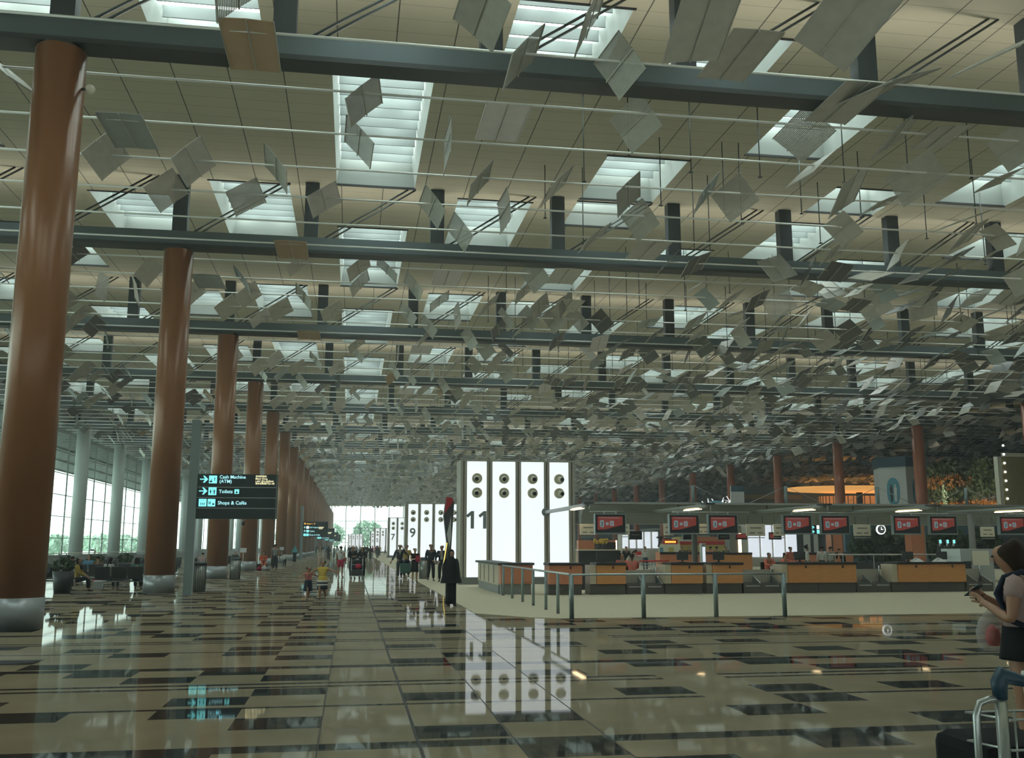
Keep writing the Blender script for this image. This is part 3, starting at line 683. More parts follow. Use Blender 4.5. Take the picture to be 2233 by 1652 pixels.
desk(1787, 1868, 'orange wooden check-in desk left of the third baggage belt', pale=False)
desk(1948, 2028, 'orange wooden check-in desk right of the third baggage belt')
desk(2028, 2107, 'orange wooden check-in desk before the big steel machine', pale=False)
def belt(px0, px1, label):
    x0, x1 = deskx(px0), deskx(px1); W = x1-x0; e = empty('baggage_belt', (x0, DY, 0), label, 'baggage belt', 'baggage belts')
    MB().box(.02, W-.02, .12, 2.2, 0, .30).box(.02, W-.02, .1, .14, 0, .34).build('frame', 'desk_base', e)
    for i in range(2):
        a = W*i/2+.05; b2 = W*(i+1)/2-.05
        q = MB(); q.add([(a, .15, .34), (b2, .15, .34), (b2, .72, .36), (a, .72, .36), (a, .15, .30), (b2, .15, .30), (b2, .72, .30), (a, .72, .30)],
                        [(0, 1, 2, 3), (4, 7, 6, 5), (0, 4, 5, 1), (1, 5, 6, 2), (2, 6, 7, 3), (3, 7, 4, 0)]); q.build('scale_plate', 'belt', e)
        MB().box(a+.05, b2-.05, .07, .1, .24, .28).build('steel_strip', 'steel', e)
        side = MB(); side.add([(b2-.02, .15, .36), (b2+.02, .15, .36), (b2+.02, .74, .6), (b2-.02, .74, .6), (b2-.02, .15, .3), (b2+.02, .15, .3), (b2+.02, .74, .3), (b2-.02, .74, .3)],
                              [(0, 1, 2, 3), (4, 7, 6, 5), (0, 4, 5, 1), (1, 5, 6, 2), (2, 6, 7, 3), (3, 7, 4, 0)]); side.build('side_guard', 'steel', e)
    MB().box(.02, W-.02, .76, .80, .34, .80).build('back_plate', 'frame', e)
    for s in (.05, W-.08): MB().tube([(s, .72, .3), (s, .72, .92)], .025, 8).build('post', 'steel', e)
    return e
belt(1367, 1450, 'grey baggage belt with scale plates between the first orange desks')
belt(1622, 1706, 'grey baggage belt in the middle of the desk row, behind the right rail post')
belt(1870, 1946, 'grey baggage belt with sloping guards, third from the left')
belt(2109, 2170, 'grey baggage belt at the right end of the desk row, beside the woman')
for i, (px, lab) in enumerate([(1322, 'small grey monitor on the desk before the seated coral-shirted clerk'), (1500, 'dark desk monitor right of the first baggage belt'), (1580, 'dark desk monitor on the fourth desk'), (1760, 'dark desk monitor beside the bent clerk'), (2000, 'dark desk monitor by the white paper on the right desks'), (2075, 'dark desk monitor on the last desk')]):
    monitor(deskx(px), DY+.5, DZ, lab)
# papers and bags on the right desks
for px, lab in ((2013, 'crumpled white paper lying on the second desk from the right'), (2062, 'crumpled white cloth on the right-hand desk worktop')):
    q = MB(); x = deskx(px); q.add([(x-.2, DY+.2, DZ), (x+.2, DY+.15, DZ), (x+.25, DY+.5, DZ), (x-.2, DY+.5, DZ), (x-.05, DY+.3, DZ+.16), (x+.1, DY+.35, DZ+.12)], [(0, 1, 5, 4), (1, 2, 5), (2, 3, 4, 5), (3, 0, 4)]); tag(q.build('crumpled_paper', 'white'), lab, 'paper')
# grey partition left behind the desks
a = P(1262, 1200, Y=36); b2 = P(1343, 1258, Y=36)
e = empty('partition_wall', (a.x, 36, 0), 'dark grey partition with a pale ledge, between tower 11 and the clerks', 'partition'); MB().box(0, b2.x-a.x+.2, 0, .15, 0, a.z).build('panel', 'dgrey', e); MB().box(-.05, b2.x-a.x+.25, -.1, .3, a.z, a.z+.04).build('ledge', 'cream', e)
# ------------------------------------------------------------------ barrier rails
def rail(pts, posts, label, z=.98, r=.055, rr=.028):
    e = empty('barrier_rail', (0, 0, 0), label, 'railing')
    MB().tube([(x, y, z) for x, y in pts], rr, 10).build('handrail', 'steel', e)
    for (x, y) in posts: 
        q = MB(); q.tube([(x, y, 0.012), (x, y, z)], r, 14); q.build('post', 'railing', e)
    return e
rail([(5.0, 22.2), (10.2, 22.2)], [(5.0, 22.2), (6.7, 22.2), (8.45, 22.2), (10.15, 22.2)], 'low steel barrier rail facing the camera along the carpet edge')
rail([(5.0, 32.6), (5.0, 22.35)], [(5.0, 32.4), (5.0, 30.6), (5.0, 28.7), (5.0, 27.0), (5.0, 25.2), (5.0, 23.7)], 'low steel barrier rail receding towards tower 11 from its corner', r=.04)
rail([(P(1808, 1212, Y=36).x, 36), (P(2150, 1212, Y=36).x, 36)], [(P(px, 1212, Y=36).x, 36) for px in (1810, 1838, 1905, 1990, 2060, 2148)], 'thin steel rail behind the right-hand desks', z=1.28, r=.022)
# ------------------------------------------------------------------ service duct, light arms, screens
def duct():
    e = empty('service_duct', (9.7, 41, 0), 'long grey curved service duct running behind the check-in screens', 'duct')
    prof = []
    for i in range(9):
        t = i/8; prof.append((-.9+.9*math.sin(t*math.pi/2), 3.38-(.82*(1-math.cos(t*math.pi/2)))))
    prof = [(-.9, 3.40), (-.95, 3.35)]+[(y, z) for y, z in prof[1:]]+[(.6, 2.56), (1.5, 2.56), (2.0, 3.40)]
    q = MB(); n = len(prof); W = 40
    q.add([(0, y, z) for y, z in prof]+[(W, y, z) for y, z in prof], [(i, (i+1) % n, (i+1) % n+n, i+n) for i in range(n)]+[tuple(range(n-1, -1, -1)), tuple(range(n, 2*n))], 0)
    q.build('shell', 'canopy', e)
    MB().box(0, W, -1.0, -.88, 3.36, 3.44).build('edge_trim', 'steel', e)
    s = MB()
    for x in range(4, 40, 4): s.box(x, x+.015, -.96, -.9, 3.0, 3.37)
    s.build('panel_joint', 'seam', e)
duct()
for i, px in enumerate([1512, 1715, 1915, 2108]):
    x = P(px, 1100, Y=41.3).x; e = empty('cable_mast', (x, 41.3, 3.4), 'short grey mast with stay wires on the duct, %s from the left' % ORD[i], 'mast', 'masts on the duct')
    MB().tube([(0, 0, 0), (0, 0, .86)], .075, 12).build('pole', 'railing', e)
    for s in (-1, 1): MB().tube([(0, 0, .85), (s*1.9, 0, .02)], .012, 5).build('stay_wire', 'steel', e)
def screen(x, z, label, y=33.5, m=None):
    e = empty('display_screen', (x, y, z), label, 'screen', 'check-in display screens')
    W = 1.06; H = .62
    MB().box(0, W, .02, .14, 0, H).build('housing', 'scr_dark', e, bevel=.01)
    fr = MB(); fr.box(-.03, W+.03, 0, .16, H, H+.04).box(-.03, W+.03, 0, .16, -.05, 0).box(-.03, 0, 0, .16, 0, H).box(W, W+.03, 0, .16, 0, H); fr.build('frame', 'railing', e)
    s = MB(); s.prism([(.07, .1), (.35, .11), (.97, .27), (.97, H-.06), (.07, H-.06)], .0, .02, 0); so = s.build('picture', 'scr_red', e)
    so['label'] = 'red and black screen picture'
    g = MB()
    def rrect(cx, cz, w2, h2, t=.0):
        pts = [(cx-w2, cz-h2*.7), (cx-w2*.7, cz-h2), (cx+w2*.7, cz-h2), (cx+w2, cz-h2*.7), (cx+w2, cz+h2*.7), (cx+w2*.7, cz+h2), (cx-w2*.7, cz+h2), (cx-w2, cz+h2*.7)]
        g.prism(pts, -.006, 0, 0)
    rrect(.22, .31, .075, .12); rrect(.41, .31, .05, .05); rrect(.58, .32, .075, .09)
    g.build('picture_tiles', 'scr_grey', so)
    text('numeral', '3', .2, 'scr_dark', so, (.165, -.008, .235), ext=.001); text('numeral', '0', .15, 'scr_red', so, (.535, -.008, .265), ext=.001)
    MB().box(.12, .85, -.004, 0, H-.115, H-.10).build('caption_line', 'scr_grey', so)
    br = MB(); br.box(W*.3, W*.3+.03, .05, .1, H+.04, H+.12).box(W*.7, W*.7+.03, .05, .1, H+.04, H+.12); br.build('hanger', 'steel', e)
    return e
SX = [(1298, 'over the desk before tower 11'), (1460, 'left of the pair over the third and fourth desks'), (1545, 'right of the pair over the third and fourth desks'), (1708, 'left of the pair over the clerks in the middle'), (1791, 'right of the pair over the clerks in the middle'),
      (1948, 'left of the pair over the right-hand desks'), (2028, 'right of the pair over the right-hand desks'), (2180, 'at the right edge above the woman')]
for i, (px, l) in enumerate(SX): screen(P(px, 1140, Y=33.5).x+.02, 2.08, 'grey framed red display screen '+l)
for i, (px, l) in enumerate([(1262, 'from tower 11 over the first desks'), (1530, 'over the third and fourth desks'), (1779, 'over the middle desks'), (2012, 'over the right-hand desks'), (2236, 'at the right edge of the photo')]):
    x = P(px, 1103, Y=34.5).x if i else 8.25
    e = empty('light_arm', (x, 33.68, 3.05), 'long tubular grey lamp arm '+l, 'lamp arm', 'lamp arms over the desks')
    MB().tube([(0, 7.75 if i == 0 else 6.6, 0), (0, .4, .0), (0, .1, .02)], [.06, .1, .085] if False else [.075, .085, .06], 12).build('pipe', 'canopy', e)
    MB().box(-.09, .07, 1.0, 2.6, -.10, -.075).build('lamp_strip', 'warm_lit', e)
    if i == 0: MB().lathe((0, 7.80, 0), [(.19, 0), (.19, -.05), (.1, -.09)], 20, axis='y').build('wall_flange', 'grey', e)
    MB().box(-.2, .15, -.15, .35, .04, .1).build('end_fitting', 'dgrey', e)
    MB().tube([(0, -.1, .04), (0, -.1, -.22)], .025, 8).build('drop_hook', 'steel', e)
    a0, a1 = (-1.45, 1.45) if i else (0, 1.25)
    MB().tube([(a0, -.1, -.24), (a1, -.1, -.24)], .022, 8).build('crossbar', 'steel', e)
# cream hanging signs behind the screens
HS = [(1265, 1300, 1142, 1166), (1352, 1373, 1142, 1166), (1448, 1470, 1141, 1167), (1518, 1548, 1142, 1164), (1628, 1668, 1142, 1168), (1688, 1712, 1142, 1168), (1863, 1898, 1143, 1168), (2140, 2168, 1148, 1170)]
for i, (a, b2, c, d) in enumerate(HS):
    p0 = P(a, d, Y=35.4); p1 = P(b2, c, Y=35.4)
    e = empty('hanging_sign', (p0.x, 35.4, p0.z), 'cream hanging notice sign with grey lines behind the screens, %s from the left' % ORD[i], 'sign', 'cream hanging signs')
    W = p1.x-p0.x; H = p1.z-p0.z
    MB().box(0, W, 0, .05, 0, H).build('board', 'cream', e, bevel=.01)
    MB().box(W*.2, W*.8, -.004, 0, H*.62, H*.72).box(W*.15, W*.45, -.004, 0, H*.2, H*.3).box(W*.6, W*.85, -.004, 0, H*.2, H*.3).build('notice_lines', 'grey', e)
    MB().box(W*.05, W*.95, -.03, .02, -.08, -.05).build('lower_rail', 'steel', e)
    MB().box(W*.1, W*.12, .02, .04, H, 2.75-p0.z).box(W*.88, W*.9, .02, .04, H, 2.75-p0.z).build('hanger', 'rod_dark', e)
# ------------------------------------------------------------------ background behind the desks (built at its own depth)
def rect(name, label, cat, px0, px1, py0, py1, Y, m, dep=.6, parts=None, group=None, floor=False):
    p0 = P(px0, py1, Y=Y); p1 = P(px1, py0, Y=Y); z0 = 0 if floor else p0.z
    e = empty(name, (p0.x, Y, z0), label, cat, group); W = p1.x-p0.x; H = p1.z-z0
    MB().box(0, W, 0, dep, 0, H).build('body', m, e, bevel=.01)
    for (nm, m2, a, b2, c, d) in (parts or []): MB().box(W*a, W*b2, -.03, 0, H*c, H*d).build(nm, m2, e)
    return e
BY = 50.5
rect('back_counter', 'brown wooden counter row on the far side of the duct, left part', 'counter', 1440, 1560, 1203, 1240, 52, 'wood_red', .8, [('worktop', 'black', 0, 1, .9, 1)], floor=True)
rect('back_counter', 'brown wooden counter row behind the seated clerks', 'counter', 1560, 1640, 1204, 1240, 52, 'wood', .8, [('worktop', 'black', 0, 1, .9, 1)], floor=True)
rect('back_counter', 'brown wooden counter between the coral-shirted clerks', 'counter', 1740, 1860, 1204, 1240, 52, 'wood_red', .8, [('worktop', 'black', 0, 1, .9, 1)], floor=True)
rect('display_case', 'wooden backed display with dark niches, behind the grey partition', 'display', 1262, 1345, 1178, 1215, 56, 'wood_red', .5, [('dark_niche', 'black', .42, .6, .2, .9), ('dark_niche', 'black', .68, .98, .1, .95), ('lit_edge', 'warm_lit', .97, 1.0, .1, 1)], floor=True)
rect('food_stall', 'yellow fronted stall with a red fascia band behind the third pair of desks', 'stall', 1483, 1592, 1170, 1214, 78, 'yellow', 2, [('fascia_board', 'red', 0, 1, .72, .84), ('canopy_edge', 'white', 0, .3, .84, .93), ('menu_board', 'wood_red', .3, 1, .84, 1), ('doorway', 'dgrey', .02, .2, 0, .45), ('doorway', 'dgrey', .45, .6, 0, .5)], floor=True)
rect('menu_sign', 'orange lit sign board over a cream counter, behind the hanging cream signs', 'sign', 1447, 1478, 1176, 1186, 77, 'red', .3, [('lit_lettering', 'orange_text', .1, .85, .3, .7)])
rect('cream_counter', 'cream service counter with yellow and blue stickers below the orange lit sign', 'counter', 1437, 1483, 1186, 1212, 77, 'cream', .8, [('sticker', 'yellow', .45, .7, .6, .85), ('sticker', 'poster_blue', .05, .2, .6, .85)], floor=True)
rect('wall_screen', 'dark wall display on the next island, right of the first hanging sign', 'screen', 1372, 1400, 1158, 1176, 44, 'scr_dark', .1, [('caption_line', 'grey', .2, .8, .55, .62)])
rect('wall_screen', 'dark wall display below the third red screen', 'screen', 1566, 1591, 1163, 1176, 44, 'scr_dark', .1, [('caption_line', 'grey', .2, .8, .4, .5)])
rect('wall_screen', 'dark wall display below the second red screen', 'screen', 1490, 1508, 1163, 1176, 44, 'scr_dark', .1)
rect('wall_screen', 'dark red wall display left of the lit white panels', 'screen', 1604, 1629, 1163, 1176, 44, 'scr_dark', .1, [('picture', 'scr_red', .1, .9, .3, .9)])
rect('wall_screen', 'dark red wall display before the lit white panels', 'screen', 1678, 1704, 1160, 1176, 44, 'scr_dark', .1, [('picture', 'scr_red', .05, .35, .2, .8)])
rect('shop_front', 'grey shop front with a warm lit doorway left of the lit panels', 'shop', 1592, 1632, 1150, 1214, 74, 'grey', 1, [('lit_doorway', 'warm_lit', .45, .6, .3, .85)], floor=True)
rect('shop_front', 'grey-green shop wall with tall pale panels behind the standing white-shirted men', 'shop', 1738, 1790, 1143, 1214, 80, 'dgrey', 1, [('tall_panel', 'lightbox_soft', .28, .48, .1, .9) if False else ('tall_panel', 'white', .28, .55, .05, .95), ('tall_panel', 'white', .68, .85, .05, .95)], floor=True)
rect('steel_machine', 'large stainless steel baggage machine at the right end of the desks', 'machine', 2100, 2165, 1196, 1290, 33.6, 'steel', 1.2, [('window_panel', 'cream', .35, .85, .6, .95), ('vent', 'dgrey', .1, .3, .25, .7), ('slot', 'black', .45, .7, .2, .3), ('louvre', 'steel', .45, .9, .38, .42)], floor=True)
e = empty('hanging_clock', (P(1921, 1154, Y=45).x, 45, P(1921, 1154, Y=45).z), 'round white lit clock hanging over the dark garden', 'clock')
MB().lathe((0, 0, 0), [(.24, .05), (.24, -.03), (.2, -.03)], 28, axis='y').build('rim', 'white_lit', e); MB().lathe((0, 0, 0), [(.195, 0), (.195, -.035)], 28, axis='y').build('dial', 'numeral', e)
MB().cbox((0, -.045, .06), (.02, .01, .14)).cbox((.05, -.045, 0), (.12, .01, .02)).build('clock_hand', 'white_lit', e)
MB().tube([(0, 0, .24), (0, 0, .6)], .015, 6).build('stem', 'steel', e)
p0 = P(1770, 1164, Y=60); p1 = P(1790, 1144, Y=60); e = empty('arrow_sign', (p0.x, 60, p0.z), 'small dark sign with cyan arrows between two red screens', 'sign')
W = p1.x-p0.x; H = p1.z-p0.z; MB().box(0, W, 0, .08, 0, H).build('board', 'sign', e)
for zz in (.08*H, .56*H):
    MB().prism([(.08, zz), (.12, zz), (.12, zz+.12), (.2, zz+.06), (.2, zz+.12), (.1, zz+.2), (0.0, zz+.12), (0.0, zz+.06), (.08, zz+.12)], -.02, 0).build('arrow', 'cyan', e)
MB().box(W*.55, W*.95, -.02, 0, .55*H, .95*H).build('pictogram', 'white_lit', e); MB().box(W*.55, W*.95, -.02, 0, .06*H, .46*H).build('pictogram', 'cyan', e)
for k in (.2, .8): MB().tube([(W*k, .04, H), (W*k, .04, 3.6-p0.z)], .02, 5).build('hanger', 'steel', e)
# columns and planting seen low on the right
for i, (px0, px1, lab) in enumerate([(1850, 1990, 'dark indoor garden planting behind the right-hand desks, left bed'), (2020, 2110, 'dark indoor palms behind the right-hand desks, right bed'), (2110, 2180, 'dark indoor shrubs left of the woman')]):
    a = P(px0, 1200, Y=64); b2 = P(px1, 1160, Y=64)
    e = empty('indoor_garden', ((a.x+b2.x)/2, 64, 0), lab, 'plants')
    fo = foliage('foliage', None, None, [(-(b2.x-a.x)/2, (b2.x-a.x)/2, -1, 1, .3, 2.9)], 'leaf', 900, .5, 50+i); fo.parent = e
    MB().box(-(b2.x-a.x)/2, (b2.x-a.x)/2, -1, 1, 0, .5).build('planter', 'dgrey', e)
rect('glass_partition', 'dark reflecting glass wall behind the indoor garden', 'partition', 1845, 2180, 1135, 1215, 70, 'teal_glass', .3, [('mullion', 'grey', k, k+.008, 0, 1) for k in (.1, .25, .4, .55, .7, .85)], floor=True)
rect('ticket_kiosk', 'tall wooden kiosk column under the duct, left of the indoor palms', 'kiosk', 1815, 1836, 1160, 1214, 62, 'wood_red', .8, [('side_strip', 'dgrey', 0, .1, 0, 1)], floor=True)
rect('ticket_kiosk', 'tall red-brown kiosk column beside the last red pair of screens', 'kiosk', 1990, 2016, 1145, 1214, 61, 'wood_red', .8, [('side_strip', 'steel', .94, 1, 0, 1)], floor=True)
# ------------------------------------------------------------------ upper floor on the right, behind the duct
mz = MB(); mz.box(55, 90, 60, 200, 4.3, 4.7); struct(mz.build('floor', 'grey'))
for i in range(6): 
    pass
mw = MB(); mw.box(90, 90.4, 60, 120, 0, 12.2); struct(mw.build('wall_inner', 'dgrey'))
k0 = empty('promotional_kiosk', (P(1966, 1100, Y=91).x, 91, 4.7), 'white six-sided kiosk with a dark blue crown and oval posters, behind the right columns', 'kiosk')
def hexp(r, z0, z1, m, nm):
    q = MB(); q.lathe((0, 0, 0), [(r, z0), (r, z1)], 6, smooth=False); o = q.build(nm, m, k0); o.rotation_euler.z = R(12); return o
hexp(2.6, 0, 4.6, 'white', 'body'); hexp(2.75, 4.6, 5.6, 'blue_plastic', 'crown')
for i, an in enumerate((-108, -48-0)):
    a = R(an+12-30+30-0); 
    for s in range(1): pass
for i, fa in enumerate((R(12+210), R(12+270), R(12+330))):
    d = Vector((math.cos(fa), math.sin(fa), 0)); t = Vector((-d.y, d.x, 0)); c = d*(2.6*math.cos(R(30))+.02)+Vector((0, 0, 2.2))
    pts = [c+t*(.62*math.cos(u))+Vector((0, 0, 1.35))*(abs(math.sin(u))**.7)*(1 if math.sin(u) > 0 else -1) for u in [2*math.pi*k/28 for k in range(28)]]
    q = MB(); q.add([p+d*.02 for p in pts]+pts, [tuple(range(28))]+[(k, k+28, (k+1) % 28+28, (k+1) % 28) for k in range(28)]); po = q.build('oval_poster', 'poster_blue', k0)
    for s in (-.18, .2):
        g = MB(); cc = c+t*s+d*.03
        g.add([cc+t*x+Vector((0, 0, z)) for x, z in ((-.1, -1.0), (.1, -1.0), (.13, -.1), (.16, .3), (.06, .45), (.08, .62), (0, .72), (-.08, .62), (-.06, .45), (-.16, .3), (-.13, -.1))], [tuple(range(11))]); g.build('printed_figure', 'black' if s < 0 else 'white', po)
# green wall: dense leaves in front of a backing
for (lx, ly, en) in ((58.6, 84, 260), (58.6, 92, 260), (58.6, 99, 220)):
    l = bpy.data.lights.new('green_wall_lamp', 'SPOT'); l.energy = en*2.2; l.color = (1, .82, .5); l.spot_size = R(110); l.shadow_soft_size = .2
    o = bpy.data.objects.new('green_wall_lamp', l); C.objects.link(o); o.location = (lx-1.5, ly, 5.2); o.rotation_euler = (R(100), 0, R(-90)); tag(MB().lathe((lx-1.7, ly, 4.7), [(.16, 0), (.16, .3), (.1, .62)], 14).build('upright_lamp', 'black'), 'small black lamp on the upper floor lighting the planted wall', 'lamp', 'lamps before the planted wall')
e = empty('green_wall', (61, 90, 4.7), 'dark green and orange planted wall on the upper floor, right of the white kiosk', 'planted wall')
MB().box(.6, .9, -8, 14, 0, 5.6).build('backing', 'black', e)
for (bx, m, n, s, sd) in [([(-.1, .5, -7, 14, .2, 1.5)], 'leaf_orange', 1400, .3, 71), ([(-.2, .5, -8, 14, 1.2, 5.5)], 'leaf', 2600, .45, 72), ([(-.3, .3, -2, 8, 2.6, 4.2)], 'leaf_orange', 700, .3, 73), ([(-.4, .2, -8, 13, 4.4, 5.6)], 'leaf', 900, .5, 74), ([(-.5, 0, 2.6, 3.4, .6, 3.6)], 'leaf_pale', 140, .25, 75)]:
    fo = foliage('foliage', None, None, bx, m, n, s, sd); fo.parent = e
    if m == 'leaf_orange': fo['label'] = 'orange foliage'
b0 = P(2182, 995, Y=72); e = empty('bulb_sign', (b0.x, 72, 4.3), 'large olive-gold sign board edged with round white bulbs, at the right edge', 'sign')
MB().box(0, 9, 0, .4, 0, b0.z-4.3).build('board', 'olive', e); MB().box(-.35, 0, -.05, .45, 0, b0.z-4.0).box(-.35, 9, -.05, .45, b0.z-4.3, b0.z-4.0).build('frame', 'cream', e)
for i in range(8): MB().ball((.25, -.08, .35+i*.72), .1, 10).build('bulb', 'white_lit', e)
# golden round restaurant canopy
p = P(1830, 1075, Y=150); e = empty('golden_canopy', (p.x+3, 150, 4.7), 'round golden glowing restaurant canopy in the distance on the upper floor', 'canopy')
MB().lathe((0, 0, 5.2), [(11.4, .5), (12, .62), (11.9, .95), (11.2, 1.05), (11.2, .9)], 48, sy=.6).build('glowing_ring', 'gold_lit', e)
MB().lathe((3, 4, 0), [(7.5, 0), (7.5, 5.0)], 40, sy=.5).build('inner_wall', 'gold_dim', e)
gl = MB()
for k in range(26):
    t = math.pi+math.pi*k/25; gl.tube([(3+7.6*math.cos(t), 4+3.85*math.sin(t), 0), (3+7.6*math.cos(t), 4+3.85*math.sin(t), 5)], .07, 5)
for z in (1.2, 2.4, 3.6): gl.tube([(3+7.62*math.cos(math.pi+math.pi*k/24), 4+3.87*math.sin(math.pi+math.pi*k/24), z) for k in range(25)], .07, 5)
gl.build('lattice', 'black', e)
for s in (-3, 8): MB().box(s, s+.8, -6, -5.4, 0, 5.2).build('post', 'dgrey', e)
# blue decorated dome, poster, teal board
p = P(1560, 1095, Y=120); e = empty('festive_dome', (p.x, 120, 4.7), 'pale blue and white decorated dome with starry spikes above the duct', 'decoration')
MB().lathe((0, 0, 0), [(2.2, 0), (2.1, 1.2), (1.5, 2.1), (.7, 2.5), (.01, 2.6)], 24).build('dome', 'poster_blue', e)
q = MB(); rr = random.Random(4)
for k in range(60):
    t = rr.uniform(0, 6.28); h = rr.uniform(.3, 2.5); r0 = 2.25*math.sqrt(max(.02, 1-(h/2.6)**2)); c = Vector((r0*math.cos(t), r0*math.sin(t), h)); q.tube([c, c*1.12+Vector((rr.uniform(-.3, .3), 0, rr.uniform(-.2, .3)))], .04, 4)
for k in range(9): q.tube([(2.0, 0, 2.4), (2.0+.9*math.cos(k*.7), 0, 2.4+.9*math.sin(k*.7))], .04, 4)
q.build('white_spikes', 'white_lit', e)
rect('wall_poster', 'pale poster with a blue-green header standing above the duct', 'poster', 1595, 1622, 1059, 1098, 110, 'white', .3, [('header_band', 'teal_glass', 0, 1, .68, 1)])
rect('fascia_board', 'dark teal fascia above the distant shops on the upper floor', 'fascia', 1622, 1830, 1062, 1096, 160, 'teal_glass', .5, [('yellow_band', 'olive', 0, .6, .25, .5)])
# ------------------------------------------------------------------ direction signs
def pict(parent, x, z, s, kind):
    MB().box(x, x+s, -.03, -.01, z, z+s).build('pictogram', 'cyan', parent)
    q = MB()
    def fig(cx, cz, h, skirt=False):
        q.lathe((x+cx*s, -.035, z+(cz+.86*h)*s), [(.07*h*s*1.2, .0), (.07*h*s*1.2, -.004)], 10, axis='y')
        if skirt: pts = [(-.05, .0), (-.05, .3), (-.16, .3), (-.09, .7), (.09, .7), (.16, .3), (.05, .3), (.05, 0)]
        else: pts = [(-.08, 0), (-.08, .4), (-.13, .4), (-.13, .72), (.13, .72), (.13, .4), (.08, .4), (.08, 0)]
        q.prism([(x+(cx+a*h)*s, z+(cz+b*h)*s) for a, b in pts], -.04, -.031)
    if kind == 'wc': fig(.27, .12, .72, True); fig(.74, .12, .72); q.box(x+s*.49, x+s*.52, -.04, -.031, z+.1*s, z+.9*s)
    elif kind == 'atm': q.prism([(x+a*s, z+b*s) for a, b in ((.1, .12), (.35, .12), (.45, .3), (.33, .34), (.1, .34))], -.04, -.031); q.box(x+.3*s, x+.36*s, -.04, -.031, z+.3*s, z+.62*s); fig(.72, .35, .5); q.box(x+.6*s, x+.85*s, -.04, -.031, z+.28*s, z+.32*s)
    elif kind == 'lift': [fig(a, .15, .42) for a in (.28, .5, .72)]; q.box(x+.3*s, x+.36*s, -.04, -.031, z+.72*s, z+.84*s).box(x+.6*s, x+.66*s, -.04, -.031, z+.72*s, z+.84*s)
    elif kind == 'shop':
        for a in (.12, .3):
            for b in (.3, .5): q.box(x+a*s, x+(a+.13)*s, -.04, -.031, z+b*s, z+(b+.14)*s)
        q.box(x+.62*s, x+.88*s, -.04, -.031, z+.2*s, z+.42*s)
    elif kind == 'chair': q.prism([(x+a*s, z+b*s) for a, b in ((.4, .85), (.5, .85), (.5, .5), (.7, .5), (.8, .2), (.68, .2), (.6, .4), (.4, .4))], -.04, -.031); q.lathe((x+.45*s, -.035, z+.3*s), [(.2*s, 0), (.2*s, -.004), (.15*s, -.005)], 14, axis='y')
    q.build('pictogram_figure', 'sign', parent)
def arrow(parent, x, z, s, up=False, m='cyan'):
    pts = [(0, .44), (.62, .44), (.38, .06), (.55, .06), (1, .5), (.55, .94), (.38, .94), (.62, .56), (0, .56)]
    if up: pts = [(1-b, a) for a, b in pts]
    q = MB(); q.prism([(x+a*s, z+b*s) for a, b in (pts if not up else pts[::-1])], -.03, -.01); q.build('arrow', m, parent)
def sign_near():
    e = empty('direction_sign', (-5.37, 34.6, 0), 'large black direction sign with cyan Cash Machine, Toilets and Shops lettering on a grey post', 'sign')
    MB().box(-.14, .14, -.05, .25, 0, 5.9).build('post', 'railing', e)
    x0 = .14; z0 = 2.53; W = 2.68; H = 1.52
    MB().box(x0, x0+W, 0, .18, z0, z0+H).build('board', 'sign', e)
    MB().box(x0+W-.05, x0+W-.02, -.015, 0, z0, z0+H).build('edge_strip', 'grey', e)
    for k in (1, 2, 3): MB().box(x0+.02, x0+W-.05, -.02, 0, z0+H*(.235*k+.0)-.01, z0+H*(.235*k)+.015).build('divider', 'steel', e)
    g = bpy.data.objects.new('lettering', None)
    bpy.data.objects.remove(g)
    h = H*.235; zr = [z0+H*.765, z0+H*.535, z0+H*.30]
    zr = [z0+.765*H+.02, z0+.515*H+.02, z0+.262*H+.02]
    arrow(e, x0+.08, zr[0]+.02, .27); arrow(e, x0+.07, zr[1]-.0, .27)
    pict(e, x0+.38, zr[0]+.02, .26, 'atm'); pict(e, x0+.38, zr[1], .26, 'wc'); pict(e, x0+.08, zr[2], .25, 'lift'); pict(e, x0+.37, zr[2], .25, 'shop')
    text('lettering', 'Cash Machine', .155, 'cyan_text', e, (x0+.72, -.02, zr[0]+.19), off=.002)
    text('lettering', '(ATM)', .155, 'cyan_text', e, (x0+.72, -.02, zr[0]+.04), off=.002)
    text('lettering', 'Toilets', .165, 'cyan_text', e, (x0+.72, -.02, zr[1]+.07), off=.002); pict(e, x0+1.24, zr[1]+.05, .15, 'chair')
    text('lettering', 'Shops & Caf\u00e9s', .165, 'cyan_text', e, (x0+.70, -.02, zr[2]+.07), off=.002)
    for k, (t, s) in enumerate([('\u81ea\u52a8\u63d0\u6b3e\u673a', .075), ('Mesin Wang', .08), ('\u0baa\u0ba3 \u0b87\u0baf\u0ba8\u0bcd\u0ba4\u0bbf\u0bb0\u0bae\u0bcd', .075), ('\u73fe\u91d1\u81ea\u52d5\u9810\u3051\u6255\u3044\u6a5f', .072)]):
        text('small_lettering', t, s, 'yellow_text', e, (x0+1.92, -.02, zr[0]+.245-.082*k), off=.001)
    return e
sign_near()
